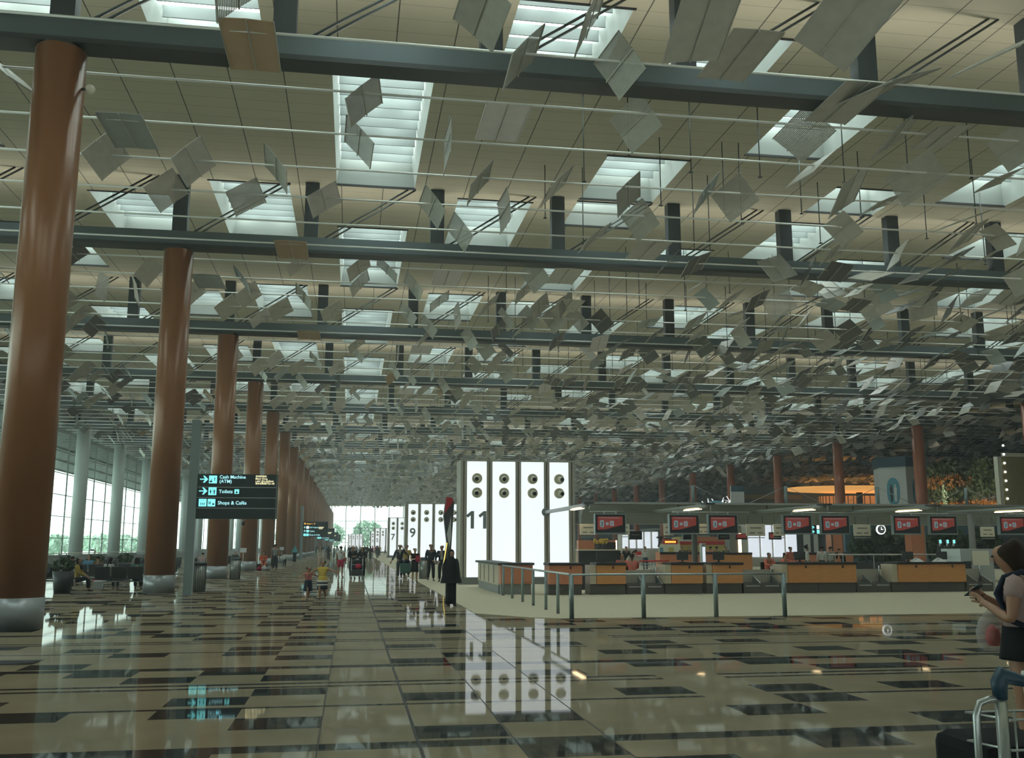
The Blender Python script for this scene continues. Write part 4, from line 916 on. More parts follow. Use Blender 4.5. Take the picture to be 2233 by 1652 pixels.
def sign_far(y, label, txt):
    e = empty('direction_sign', (-5.37, y, 0), label, 'sign', 'distant direction signs')
    MB().box(-.14, .14, -.05, .25, 0, 5.9 if y < 120 else 4.2).build('post', 'railing', e)
    x0 = .14; z0 = 2.53; W = 2.68; H = 1.65
    MB().box(x0, x0+W, 0, .18, z0, z0+H).build('board', 'sign', e)
    for k, (t, m) in enumerate(txt):
        zz = z0+H-.36-.4*k
        if k < 3: arrow(e, x0+.08, zz, .25, True, m)
        if k > 0: MB().box(x0+.38, x0+.64, -.02, 0, zz, zz+.26).build('pictogram', 'white_lit' if k == 1 else 'cyan', e)
        if k == 3: MB().box(x0+.08, x0+.34, -.02, 0, zz, zz+.26).build('pictogram', 'cyan', e)
        text('lettering', t, .2, m, e, (x0+(.4 if k == 0 else .7), -.02, zz+.06), off=.003)
    for k in range(3): MB().box(x0+1.7, x0+2.25-.08*k, -.02, 0, z0+H-.62-.09*k, z0+H-.57-.09*k).build('small_lettering', 'yellow_text', e)
TX = [('Rows 1 - 9', 'orange_text'), ('GST Refund', 'cyan_text'), ('Toilets', 'cyan_text'), ('Shops & Caf\u00e9s', 'cyan_text')]
for y, l in ((109.6, 'nearest of the distant ones'), (154.6, 'second of the distant ones'), (199.6, 'third of the distant ones'), (244.6, 'farthest of all')): sign_far(y, 'black direction sign with orange and cyan lettering, '+l, TX)
# security camera under the near sign
e = empty('security_camera', (P(530, 1140, Y=58).x, 58, P(530, 1140, Y=58).z), 'small dark dome camera on a curved bracket below the black sign', 'camera')
MB().ball((0, 0, 0), .13, 12, sc=(.8, .8, 1.1)).build('dome', 'black', e); MB().tube([(0, 0, .1), (.05, 0, .18), (.16, 0, .2)], .02, 6).build('bracket', 'grey', e)
# thin haze that fills the hall
hz = MB().box(-26.9, 123, -7.9, YEND+.9, .02, HC-.02); hm = bpy.data.materials.new('thin_haze'); hm.use_nodes = True
nt = hm.node_tree; nt.nodes.clear(); vo = nd(nt, 'ShaderNodeVolumeScatter'); vo.inputs['Density'].default_value = .0015; vo.inputs['Color'].default_value = (.9, 1, .98, 1)
mo = nd(nt, 'ShaderNodeOutputMaterial'); nt.links.new(vo.outputs[0], mo.inputs['Volume'])
tag(hz.build('haze', hm), kind='stuff')
sc.cycles.volume_bounces = 0
# ------------------------------------------------------------------ people
def skinned(name, pts, edges, m, parent=None, root=0, sub=1):
    me = bpy.data.meshes.new(name); me.from_pydata([p[:3] for p in pts], edges, []); me.materials.append(m)
    o = bpy.data.objects.new(name, me); C.objects.link(o); o.parent = parent
    sk = o.modifiers.new('skin', 'SKIN'); sk.use_smooth_shade = True; sk.branch_smoothing = .3
    lay = me.skin_vertices[0].data
    for i, p in enumerate(pts):
        r = p[3]; lay[i].radius = (r if not isinstance(r, tuple) else r[0], r if not isinstance(r, tuple) else r[1]); lay[i].use_root = (i == root)
    if sub: ss = o.modifiers.new('smooth', 'SUBSURF'); ss.levels = sub; ss.render_levels = sub
    return o
def V(*a): return Vector(a)
def pose(kind):
    """joints for a body of height 1 that faces -y; left/right are the picture's left/right seen from the front"""
    J = dict(pel=V(0, 0, .52), waist=V(0, .0, .60), chest=V(0, 0, .72), neck=V(0, .005, .825), head=V(0, -.005, .875), top=V(0, 0, .945),
             shl=V(-.105, 0, .80), shr=V(.105, 0, .80), ell=V(-.135, .01, .635), elr=V(.135, .01, .635), wrl=V(-.145, -.03, .495), wrr=V(.145, -.03, .495),
             hil=V(-.052, 0, .50), hir=V(.052, 0, .50), knl=V(-.058, -.005, .28), knr=V(.058, -.005, .28), anl=V(-.06, .01, .045), anr=V(.06, .01, .045))
    if kind == 'walk': J.update(knl=V(-.05, -.07, .285), anl=V(-.05, -.09, .045), knr=V(.05, -.01, .29), anr=V(.05, .13, .07), wrl=V(-.15, .06, .51), wrr=V(.15, -.09, .51))
    if kind == 'walk2': J.update(knr=V(.05, -.07, .285), anr=V(.05, -.09, .045), knl=V(-.05, -.01, .29), anl=V(-.05, .13, .07), wrr=V(.15, .06, .51), wrl=V(-.15, -.09, .51))
    if kind == 'phone': J.update(elr=V(.19, -.04, .68), wrr=V(.085, -.05, .86), ell=V(-.16, .01, .64), wrl=V(-.23, -.02, .50), knl=V(-.05, -.05, .285), anl=V(-.05, -.07, .045), anr=V(.05, .08, .06))
    if kind == 'hold': J.update(ell=V(-.14, -.03, .645), wrl=V(-.05, -.17, .66), elr=V(.14, -.03, .645), wrr=V(.06, -.17, .67))
    if kind == 'eat': J.update(ell=V(-.14, -.04, .65), wrl=V(-.03, -.15, .72), elr=V(.14, -.05, .66), wrr=V(.03, -.10, .84), knl=V(-.05, -.04, .285), anl=V(-.05, -.06, .045))
    if kind == 'kid': J.update(ell=V(-.22, -.03, .73), wrl=V(-.31, -.06, .66), elr=V(.22, -.02, .74), wrr=V(.32, -.03, .70), knl=V(-.05, -.08, .28), anl=V(-.05, -.03, .06), knr=V(.05, .02, .28), anr=V(.06, .13, .12))
    if kind == 'bend': J.update(waist=V(0, -.02, .60), chest=V(0, -.08, .70), neck=V(0, -.17, .775), head=V(0, -.22, .80), top=V(0, -.27, .84), shl=V(-.105, -.14, .755), shr=V(.105, -.14, .755), ell=V(-.13, -.2, .62), elr=V(.13, -.2, .62), wrl=V(-.06, -.3, .56), wrr=V(.06, -.3, .56))
    if kind in ('sit', 'sitread', 'desk'):
        d = .26
        for k in ('pel', 'waist', 'chest', 'neck', 'head', 'top', 'shl', 'shr', 'ell', 'elr', 'wrl', 'wrr', 'hil', 'hir'): J[k] = J[k]-V(0, 0, d-.02)
        J.update(knl=V(-.06, -.22, .28), knr=V(.06, -.22, .28), anl=V(-.06, -.24, .045), anr=V(.06, -.24, .045), ell=V(-.13, -.05, .40), elr=V(.13, -.05, .40), wrl=V(-.06, -.17, .33), wrr=V(.06, -.17, .33))
        if kind == 'sitread': J.update(head=V(0, -.03, .63), top=V(0, -.055, .695), wrl=V(-.04, -.19, .40), wrr=V(.04, -.19, .40))
        if kind == 'desk': J.update(wrl=V(-.08, -.22, .42), wrr=V(.08, -.22, .42), chest=V(0, -.03, .48), neck=V(0, -.06, .585), head=V(0, -.08, .63), top=V(0, -.09, .70), shl=V(-.105, -.05, .555), shr=V(.105, -.05, .555), ell=V(-.135, -.12, .42), elr=V(.135, -.12, .42))
    return J
def fingers(pts, edges, wi, wr, dirv, h, side):
    """palm, four curled fingers of different length and a thumb from the side of the palm"""
    d = dirv.normalized(); a = Vector((0, 1, 0)); w = d.cross(a)
    w = w.normalized() if w.length > .1 else Vector((1, 0, 0)); n = d.cross(w)
    pts.append((*(wr+d*.028), (.019, .012))); p0 = len(pts)-1; edges.append((wi, p0))
    pts.append((*(wr+d*.05), (.022, .011))); pm = len(pts)-1; edges.append((p0, pm))
    for k, (off, ln) in enumerate(((-.018, .034), (-.006, .042), (.006, .040), (.018, .031))):
        b1 = wr+d*.058+w*off; b2 = wr+d*(.058+ln*.55)+w*off*1.15+n*.006; b3 = wr+d*(.058+ln)+w*off*1.2+n*.017
        i = len(pts); pts += [(*b1, .0062), (*b2, .0056), (*b3, .0045)]; edges += [(pm, i), (i, i+1), (i+1, i+2)]
    i = len(pts); t1 = wr+d*.036+w*.024*side; t2 = wr+d*.058+w*.036*side; pts += [(*t1, .0075), (*t2, .0055)]; edges += [(p0, i), (i, i+1)]
def person(x, y, H, face, kind, label, top='white', bottom='black', hair='short', skin=0, sleeves='long', legs='long', dress=None, z=0.0, group=None, detail=True, hairm='hair', cat='person', head_scale=1, collar=False, lean=0):
    J = pose(kind); S = SK[skin]; fat = 1.13 if head_scale == 1 else 1.2
    pts = []; ed = []
    def a(p, r): pts.append((*p, r)); return len(pts)-1
    def e(i, j): ed.append((i, j))
    pe = a(J['pel'], (.078*fat, .055*fat)); wa = a(J['waist'], (.066*fat, .048*fat)); ch = a(J['chest'], (.082*fat, .055*fat)); nb = a(J['neck']*.75+J['chest']*.25, (.045, .035)); nk = a(J['neck'], .027)
    hs = head_scale; up = (J['top']-J['head']).normalized()
    h1 = a(J['head']-up*.022, .034*hs); h2 = a(J['head']+up*.018*hs, (.047*hs, .052*hs)); h3 = a(J['head']+up*.055*hs, (.044*hs, .052*hs)); h4 = a(J['head']+up*.08*hs, (.026*hs, .032*hs))
    for i, j in ((pe, wa), (wa, ch), (ch, nb), (nb, nk), (nk, h1), (h1, h2), (h2, h3), (h3, h4)): e(i, j)
    for sd, s in (('l', -1), ('r', 1)):
        sh = a(J['sh'+sd], .032*fat); m1 = a(J['sh'+sd]*.5+J['el'+sd]*.5, .027*fat); el = a(J['el'+sd], .021*fat); m2 = a(J['el'+sd]*.6+J['wr'+sd]*.4, .021*fat); wr = a(J['wr'+sd], .014*fat)
        for i, j in ((ch, sh), (sh, m1), (m1, el), (el, m2), (m2, wr)): e(i, j)
        if detail: fingers(pts, ed, wr, J['wr'+sd], J['wr'+sd]-J['el'+sd], H, s)
        else: hd = a(J['wr'+sd]+(J['wr'+sd]-J['el'+sd]).normalized()*.045, .016); e(wr, hd)
        hi = a(J['hi'+sd], .05*fat); m3 = a(J['hi'+sd]*.5+J['kn'+sd]*.5, .043*fat); kn = a(J['kn'+sd], .031*fat); m4 = a(J['kn'+sd]*.65+J['an'+sd]*.35, .033*fat); an = a(J['an'+sd], .019*fat)
        hl = a(J['an'+sd]+V(0, .012, -.028), .016); to = a(J['an'+sd]+V(s*.008, -.075, -.033), (.018, .011))
        for i, j in ((pe, hi), (hi, m3), (m3, kn), (kn, m4), (m4, an), (an, hl), (hl, to)): e(i, j)
    o = skinned('person', pts, ed, S); o.location = (x, y, z); o.scale = (H, H, H); o.rotation_euler = (0, 0, R(face))
    tag(o, label, cat, group)
    # face: nose, ears, eyes, mouth
    hc = J['head']+up*.03*hs; fw = Vector((0, -1, 0)); fw = (fw-up*fw.dot(up)).normalized(); rt = up.cross(fw)
    if detail:
        q = MB(); q.add([hc+fw*.049*hs+up*.012, hc+fw*.064*hs-up*.010, hc+fw*.048*hs-rt*.009-up*.013, hc+fw*.048*hs+rt*.009-up*.013], [(0, 2, 1), (0, 1, 3), (1, 2, 3)], 0)
        q.ball(hc+rt*.046*hs-up*.002, .011*hs, 6, 0, (.4, 1, 1.3)); q.ball(hc-rt*.046*hs-up*.002, .011*hs, 6, 0, (.4, 1, 1.3))
        for s in (-1, 1): q.ball(hc+fw*.047*hs+rt*s*.017*hs+up*.008, .006*hs, 6, 1)
        q.cbox(tuple(hc+fw*.048*hs-up*.027), (.022*hs, .006, .004), 2); q.build('face', [S, M['black'], CL['brown']], o)
    T = CL[top]; B = CL[bottom]
    # upper garment
    p2 = []; e2 = []
    def a2(p, r): p2.append((*p, r)); return len(p2)-1
    g = 1.16
    if top:
        lo = a2(J['pel']-V(0, 0, .012), (.090*fat*g, .068*fat*g)); wa = a2(J['waist'], (.073*fat*g, .056*fat*g)); ch = a2(J['chest'], (.088*fat*g, .062*fat*g)); nb = a2(J['neck']*.7+J['chest']*.3, (.052, .042))
        e2 += [(lo, wa), (wa, ch), (ch, nb)]
        for sd in 'lr':
            sh = a2(J['sh'+sd], .040*fat); m1 = a2(J['sh'+sd]*.5+J['el'+sd]*.5, .036*fat); e2 += [(ch, sh), (sh, m1)]
            if sleeves == 'long': el = a2(J['el'+sd], .031*fat); wr = a2(J['el'+sd]*.1+J['wr'+sd]*.9, .024*fat); e2 += [(m1, el), (el, wr)]
        skinned('shirt' if not dress else 'dress_top', p2, e2, T, o)
    def hemcloth(name, m, z0, z1, w0, w1, parent=o):
        q = MB(); n = 20; cz = J['pel'].z
        c0 = J['pel']+V(0, 0, z0-.52); c1 = V(J['pel'].x, J['pel'].y, 0)+V(0, 0, z1)
        prof = 5; base = len(q.v)
        for i in range(prof+1):
            t = i/prof; c = c0*(1-t)+c1*t; r = w0*(1-t)+w1*t
            for k in range(n):
                th = 2*math.pi*k/n; rr = r*(1+.06*math.sin(th*5+1)*t); q.v.append((c.x+rr*math.cos(th), c.y+rr*.72*math.sin(th), c.z))
        for i in range(prof):
            for k in range(n): q.f.append((i*n+k, i*n+(k+1) % n, (i+1)*n+(k+1) % n, (i+1)*n+k)); q.mi.append(0); q.sm.append(True)
        q.f.append(tuple(range(n-1, -1, -1))); q.mi.append(0); q.sm.append(False)
        q.f.append(tuple(prof*n+k for k in range(n))); q.mi.append(0); q.sm.append(False)
        return q.build(name, m, parent)
    if dress: hemcloth('skirt', CL[dress[0]], .60, dress[1], .088*fat, dress[2])
    else:
        p3 = []; e3 = []
        def a3(p, r): p3.append((*p, r)); return len(p3)-1
        pe = a3(J['pel'], (.092*fat, .070*fat)); w2 = a3(J['pel']*.25+J['waist']*.75, (.084*fat, .064*fat)); e3.append((pe, w2))
        for sd in 'lr':
            hi = a3(J['hi'+sd]-V(0, 0, .02), .058*fat); m3 = a3(J['hi'+sd]*.45+J['kn'+sd]*.55, .052*fat); e3 += [(pe, hi), (hi, m3)]
            if legs in ('long', 'knee'):
                kn = a3(J['kn'+sd], .043*fat); e3.append((m3, kn))
                if legs == 'long': an = a3(J['kn'+sd]*.08+J['an'+sd]*.92, .033*fat); e3.append((kn, an))
        skinned('trousers' if legs == 'long' else 'shorts', p3, e3, B, o)
    for sd, s in (('l', -1), ('r', 1)):
        p4 = [(*(J['an'+sd]+V(0, .012, -.012)), .028), (*(J['an'+sd]+V(s*.003, -.03, -.022)), (.028, .021)), (*(J['an'+sd]+V(s*.008, -.086, -.029)), (.025, .016))]
        skinned('shoe', p4, [(0, 1), (1, 2)], CL['white'] if (bottom == 'denim') else M['black'], o)
    # hair
    if hair:
        hq = []; he = []
        def a5(p, r): hq.append((*p, r)); return len(hq)-1
        bk = -fw
        c1 = a5(hc+up*.050*hs+bk*.006, (.060*hs, .064*hs)); c2 = a5(hc+up*.020*hs+bk*.020, (.064*hs, .054*hs)); c3 = a5(hc-up*.010*hs+bk*.030, (.052*hs, .038*hs)); he += [(c1, c2), (c2, c3)]
        if hair == 'long':
            l0 = c3
            for s in (-1, 0, 1):
                l1 = a5(hc-up*.06+bk*.03+rt*s*.035, .022); l2 = a5(hc-up*.13+(bk*.035 if s == 0 else fw*.045)+rt*s*.055, .020); l3 = a5(hc-up*.21+(bk*.03 if s == 0 else fw*.055)+rt*s*.055, .012); he += [(l0, l1), (l1, l2), (l2, l3)]
        if hair == 'bun': b2 = a5(hc+up*.085*hs+bk*.02, .022); he.append((c1, b2))
        if hair == 'tail': b2 = a5(hc-up*.02+bk*.055, .02); b3 = a5(hc-up*.10+bk*.05, .014); he += [(c3, b2), (b2, b3)]
        if hair == 'veil':
            pass
        skinned('hair', hq, he, M[hairm], o)
    return o, J
def shawl(o, m, hs=1, z1=.42, w1=.17, face=True):
    """head scarf falling over the shoulders as a cape"""
    q = MB(); n = 24; rows = [(.985, .012, .0), (.972, .036, .0), (.945, .055, .004), (.90, .060, .008), (.86, .052, .01), (.83, .060, .004), (.80, .115, 0), (.70, .135, 0), (.58, .15, 0), (z1, w1, 0)]
    for (z, r, dy) in rows:
        for k in range(n):
            th = 2*math.pi*k/n; rr = r*(1+(.05*math.sin(th*6) if z < .7 else 0)); yy = rr*.85*math.sin(th)+dy
            if .86 < z < .95 and math.sin(th) < -.75: yy += .018
            q.v.append((rr*math.cos(th), yy, z))
    for i in range(len(rows)-1):
        for k in range(n):
            if face and rows[i][0] in (.945, .90) and math.sin(2*math.pi*(k+.5)/n) < -.7: continue
            q.f.append((i*n+k, i*n+(k+1) % n, (i+1)*n+(k+1) % n, (i+1)*n+k)); q.mi.append(0); q.sm.append(True)
    return q.build('head_scarf', m, o)
def at(px, py): p = P(px, py, z=0); return p.x, p.y
# woman in black
x, y = at(983, 1321)
o, J = person(x, y, 1.56, 20, 'stand', 'person in a long black cape and headscarf standing before tower 11', top='black', bottom='black', hair=None, sleeves='long', dress=('black', .04, .10))
shawl(o, CL['black'], z1=.40, w1=.20)
x, y = at(871, 1261)
o, J = person(x, y, 1.74, 0, 'phone', 'person in a dark suit and pale tie walking with a phone at the ear', top='charcoal', bottom='charcoal', hair='short')
t = MB(); t.prism([(-.022, .80), (.022, .80), (.010, .70), (0, .66), (-.010, .70)], -.078, -.07); t.build('tie', CL['lightgrey'], o); MB().prism([(-.04, .82), (.04, .82), (0, .66)], -.071, -.066).build('shirt_front', CL['white'], o)
x, y = at(904, 1270)
o, J = person(x, y, 1.58, 15, 'hold', 'person in a short black dress holding papers, beside a dark green bag', top='black', hair='short', sleeves='short', dress=('black', .30, .115), skin=1)
e = empty('handbag', (x-.42, y-.02, .42), 'large dark green tote bag carried beside the black dress', 'bag')
MB().box(-.24, .24, -.09, .09, 0, .42).build('body', CL['green'], e, bevel=.04); MB().tube([(-.12, 0, .42), (-.08, 0, .60), (.08, 0, .60), (.12, 0, .42)], .012, 6).build('handle', 'black', e)
hp = MB(); hp.cbox((0, 0, 0), (.2, .02, .26)); po = hp.build('folded_papers', CL['red'], None, (x+.1, y-.36, 1.06)); tag(po, 'red and white papers held by the black-dressed person', 'papers')
x, y = at(896, 1262)
o, J = person(x-.15, y+1.5, 1.72, -10, 'walk', 'person in a mustard jacket walking behind the black dress', top='mustard', bottom='navy')
MB().tube([(-.05, -.07, .82), (.03, -.085, .70), (.08, -.05, .58)], .012, 6).build('strap', 'black', o)
x, y = at(943, 1267)
o, J = person(x-.06, y+.3, 1.76, 10, 'walk2', 'taller person in a dark blazer beside the grey-tied companion', top='navy', bottom='black')
x, y = at(957, 1268)
o, J = person(x+.12, y, 1.70, -15, 'eat', 'person in dark blue with a pale green scarf, hand at the mouth', top='navy', bottom='black', hair='short')
MB().prism([(-.03, .82), (.03, .82), (.045, .60), (-.02, .58)], -.085, -.075).build('scarf', CL['lightgrey'], o)
x, y = at(742, 1258)
o, J = person(x, y, 1.66, 160, 'stand', 'person seen from behind in a white shirt and red shorts', top='white', bottom='red', legs='knee', sleeves='short')
e = empty('shoulder_bag', (x+.22, y+.02, .80), 'small red shoulder bag worn over the white shirt', 'bag')
MB().box(-.09, .09, -.05, .05, 0, .2).build('body', CL['red'], e, bevel=.03); MB().tube([(-.02, 0, .2), (-.16, -.16, .42), (-.34, -.13, .62)], .01, 6).build('strap', 'black', e)
x, y = at(697, 1238)
o, J = person(x, y, 1.62, 5, 'walk', 'person with long dark hair in a cream blouse and shorts', top='cream', bottom='cream', hair='long', legs='short', skin=1)
x, y = at(671, 1308)
o, J = person(x, y, 1.0, 25, 'kid', 'small child in a pink top and dark skirt running', top='pink', hair='short', sleeves='short', dress=('navy', .27, .15), head_scale=1.5)
x, y = at(702, 1308)
o, J = person(x, y, 1.20, -10, 'kid', 'child in a yellow and white dress with arms spread', top='yellow', hair='tail', sleeves='short', dress=('yellow', .36, .13), head_scale=1.35)
q = MB()
for (za, zb, ra) in ((.44, .49, .138), (.36, .41, .142)): q.lathe((0, 0, 0), [(ra*1.02, za), (ra*.98, zb)], 20, sy=.72)
q.build('dress_stripe', CL['white'], o)
MB().lathe((0, 0, 0), [(.142, .41), (.142, .44)], 20, sy=.72).build('dress_band', CL['black'], o); MB().lathe((0, 0, 0), [(.138, .27), (.13, .36)], 20, sy=.72).build('petticoat', CL['navy'], o)
x, y = at(599, 1243)
o, J = person(x, y, 1.78, 175, 'stand', 'person seen from behind in a grey-green shirt by the fifth column', top='grey', bottom='charcoal', sleeves='short', detail=True)
x, y = at(588, 1240)
person(x+.05, y+2.5, 1.7, 160, 'stand', 'person in dark clothes half hidden behind the grey-green shirt', top='charcoal', bottom='black', detail=False)
x, y = at(612, 1240)
person(x, y+4, 1.15, 180, 'stand', 'small child in white beside the grey-green shirted adult', top='white', bottom='charcoal', detail=False, head_scale=1.3)
x, y = at(642, 1226)
o, J = person(x, y, 1.6, 170, 'stand', 'person in a teal headscarf and black skirt by the columns', top='teal', hair=None, dress=('black', .05, .10), detail=False); shawl(o, CL['teal'], z1=.62, w1=.15, face=False)
x, y = at(573, 1243)
MB().box(x-.4, x+.4, y-.1, y+.5, 0, .42).build('low_stool', 'seat_vinyl'); so = bpy.data.objects['low_stool']; tag(so, 'low dark stool under the person in orange', 'seat')
o, J = person(x, y+.1, 1.68, 10, 'sitread', 'person in bright orange sitting with lowered head by the fourth column', top='orange', bottom='orange', sleeves='long')
person(x-.75, y+.6, 1.65, 20, 'sit', 'person in a pink top sitting beside the one in orange', top='pinkgrey', bottom='black', detail=False, hair='long')
e = empty('plastic_bags', (x+.1, y-.35, 0), 'small heap of pale and red plastic bags at the feet of the orange person', 'bags')
for k, (dx, m, r) in enumerate(((-.3, 'red', .14), (0, 'white', .17), (.28, 'grey', .15))): 
    q = MB(); q.lathe((dx, 0, 0), [(r, 0), (r*1.15, r*.6), (r*.8, r*1.4), (r*.25, r*1.8), (r*.4, r*2.1)], 12); q.build('bag', CL[m], e)
# luggage trolley with bags, and its pusher
def luggage_trolley(x, y, label, face=0, load=True, hm='blue_plastic', group=None):
    e = empty('luggage_trolley', (x, y, 0), label, 'trolley', group, rz=R(face))
    b = MB()
    for s in (-.28, .28): b.tube([(s, -.45, .16), (s, .35, .16), (s, .42, .3), (s, .45, 1.0)], .018, 8)
    for yy in (-.45, -.2, .05, .3): b.tube([(-.28, yy, .16), (.28, yy, .16)], .014, 6)
    for zz in (.45, .7): b.tube([(-.28, .44, zz), (.28, .44, zz)], .012, 6)
    b.build('frame', 'steel', e)
    MB().tube([(-.33, .46, 1.02), (.33, .46, 1.02)], .028, 10).build('handle', hm, e)
    for (sx, sy) in ((-.25, -.4), (.25, -.4), (-.25, .35), (.25, .35)): MB().lathe((sx, sy, .07), [(.07, -.02), (.07, .02)], 14, axis='x').build('wheel', 'black', e)
    bk = MB(); 
    for s in (-.26, .26): bk.tube([(s, .40, .78), (s, .1, .78)], .01, 6)
    bk.tube([(-.26, .1, .78), (.26, .1, .78)], .01, 6).tube([(-.26, .1, .9), (.26, .1, .9)], .01, 6); bk.build('child_basket', 'steel', e)
    return e
x, y = at(778, 1262)
luggage_trolley(x, y, 'luggage trolley loaded with dark suitcases and a red bag, pushed towards the camera')
def suitcase(x, y, z, w2, d, h, m, label, rz=0):
    e = empty('suitcase', (x, y, z), label, 'suitcase', None, rz=rz); MB().box(-w2/2, w2/2, -d/2, d/2, 0, h).build('shell', m, e, bevel=.04)
    MB().box(-w2/2-.005, w2/2+.005, -d/2-.006, -d/2, h*.45, h*.5).build('zip', 'black', e); MB().tube([(-.09, 0, h), (-.09, 0, h+.04), (.09, 0, h+.04), (.09, 0, h)], .012, 6).build('handle', 'black', e)
suitcase(x, y-.05, .18, .6, .42, .26, 'dgrey', 'dark grey suitcase lying lowest on the loaded trolley'); suitcase(x, y-.05, .44+.02, .55, .4, .24, CL['navy'], 'dark blue suitcase in the middle of the loaded trolley')
q = MB(); q.lathe((x+.05, y-.26, .5), [(.05, 0), (.15, .06), (.16, .14), (.08, .22), (.02, .26)], 14, sy=.6); tag(q.build('red_bag', CL['red']), 'small red bag hanging on the front of the loaded trolley', 'bag')
suitcase(x, y-.02, .74, .5, .34, .2, 'black', 'black holdall topmost on the loaded trolley')
person(x-.22, y+.62, 1.66, 15, 'hold', 'person in black pushing the loaded trolley, leftmost of the two', top='black', bottom='black', hair='short')
person(x+.25, y+.9, 1.62, -10, 'hold', 'person in charcoal beside the trolley pusher', top='charcoal', bottom='black', hair='long', detail=False)
# advertising stand left of tower 11 with a yellow light strip
a = P(968, 1270, z=0); e = empty('display_stand', (4.12, 43.6, 0), 'tall dark stand with a yellow light strip beside tower 11', 'stand'); e.scale = (.62, 1, .92)
MB().prism([(0, 0), (.35, 0), (.42, 1.5), (.62, 3.9), (.05, 4.1), (-.12, 3.2), (.12, 1.9), (-.15, .8)], 0, .4).build('body', 'dgrey', e)
MB().prism([(.1, 2.3), (.4, 3.2), (.42, 2.2), (.3, 1.7)], -.012, 0).build('pale_panel', 'white', e)
MB().tube([(.12, -.02, 1.9), (-.1, -.02, .95), (-.08, -.02, .55)], .03, 8).build('light_strip', 'gold_metal', e)
MB().prism([(-.1, 3.25), (.55, 3.9), (.5, 4.05), (.05, 4.1)], -.02, 0).build('red_cap', 'red', e)
# steel bins
def bin_(px, py, label):
    x, y = at(px, py); e = empty('waste_bin', (x, y, 0), label, 'bin', None)
    MB().lathe((0, 0, 0), [(.24, .04), (.24, .95)], 28).build('body', 'bin', e); MB().lathe((0, 0, 0), [(.255, .95), (.255, 1.02), (.18, 1.06)], 28).build('lid', 'post', e); MB().lathe((0, 0, 0), [(.25, 0), (.25, .04)], 28).build('foot', 'black', e)
    r = MB()
    for k in range(20): t = 2*math.pi*k/20; r.tube([(.245*math.cos(t), .245*math.sin(t), .06), (.245*math.cos(t), .245*math.sin(t), .93)], .007, 4)
    r.build('ribs', 'seam', e)
bin_(432, 1290, 'ribbed steel waste bin beside the grey signpost'); bin_(512, 1263, 'ribbed steel waste bin between the second and third columns'); bin_(925, 1262, 'steel waste bin between the black dress and the couple')
# ------------------------------------------------------------------ waiting area on the left
def bench(x, y, n, label, face=0):
    e = empty('seat_row', (x, y, 0), label, 'seats', 'rows of black seats', rz=R(face))
    W = .58; MB().tube([(-.05, 0, .33), (n*W+.05, 0, .33)], .035, 8).build('beam', 'steel', e)
    for k in range(n):
        MB().cbox((k*W+W/2, -.02, .42), (W-.06, .46, .06)).build('seat', 'seat_vinyl', e, bevel=.015)
        MB().cbox((k*W+W/2, .24, .66), (W-.06, .05, .42), 0, Matrix.Rotation(R(-10), 3, 'X')).build('backrest', 'seat_vinyl', e, bevel=.015)
    for k in (0.3, n*W-.3): q = MB(); q.tube([(k, -.25, .02), (k, .25, .02)], .02, 6).tube([(k, 0, .02), (k, 0, .33)], .025, 6); q.build('leg', 'steel', e)
    return e
SEATS = [(-9.35, 38.9, 4), (-12.6, 39.6, 4), (-11.3, 43.5, 4), (-9.7, 48.0, 3), (-13.2, 48.5, 4), (-15.0, 56, 5), (-11.6, 57, 4), (-9.7, 62, 3), (-13.6, 66, 5), (-17.5, 70, 5), (-10.3, 74, 4)]
for i, (x, y, n) in enumerate(SEATS): bench(x+(n*.58 if i in (2,) else 0), y, n, 'row of black seats in the waiting area, %s nearest to the camera' % ORD[i], face=180 if i in (0, 2) else 0) if i else bench(x+n*.58, y, n, 'row of black seats left of the second column, nearest to the camera', face=180)
def planter(x, y, label, m='leaf', h=.75, seed=1):
    e = empty('planter', (x, y, 0), label, 'planter'); MB().lathe((0, 0, 0), [(.27, 0), (.36, h), (.33, h), (.3, h-.06)], 24).build('pot', 'planter', e)
    fo = foliage('foliage', None, None, [(-.42, .42, -.4, .4, h-.05, h+.45)], m, 160, .22, seed); fo.parent = e
    for k in range(4): pass
    MB().tube([(0, 0, h-.1), (.03, 0, h+.4)], [.03, .012], 5).build('stem', 'trunk', e)
x, y = at(135, 1292); planter(x, y, 'tall black planter with a shrub, right of the nearest column', seed=4)
x, y = at(205, 1262); planter(x, y, 'black planter with a shrub between the seated people', seed=6)
x, y = at(270, 1256); planter(x, y, 'black planter with dark shrub beside the second column', seed=8)
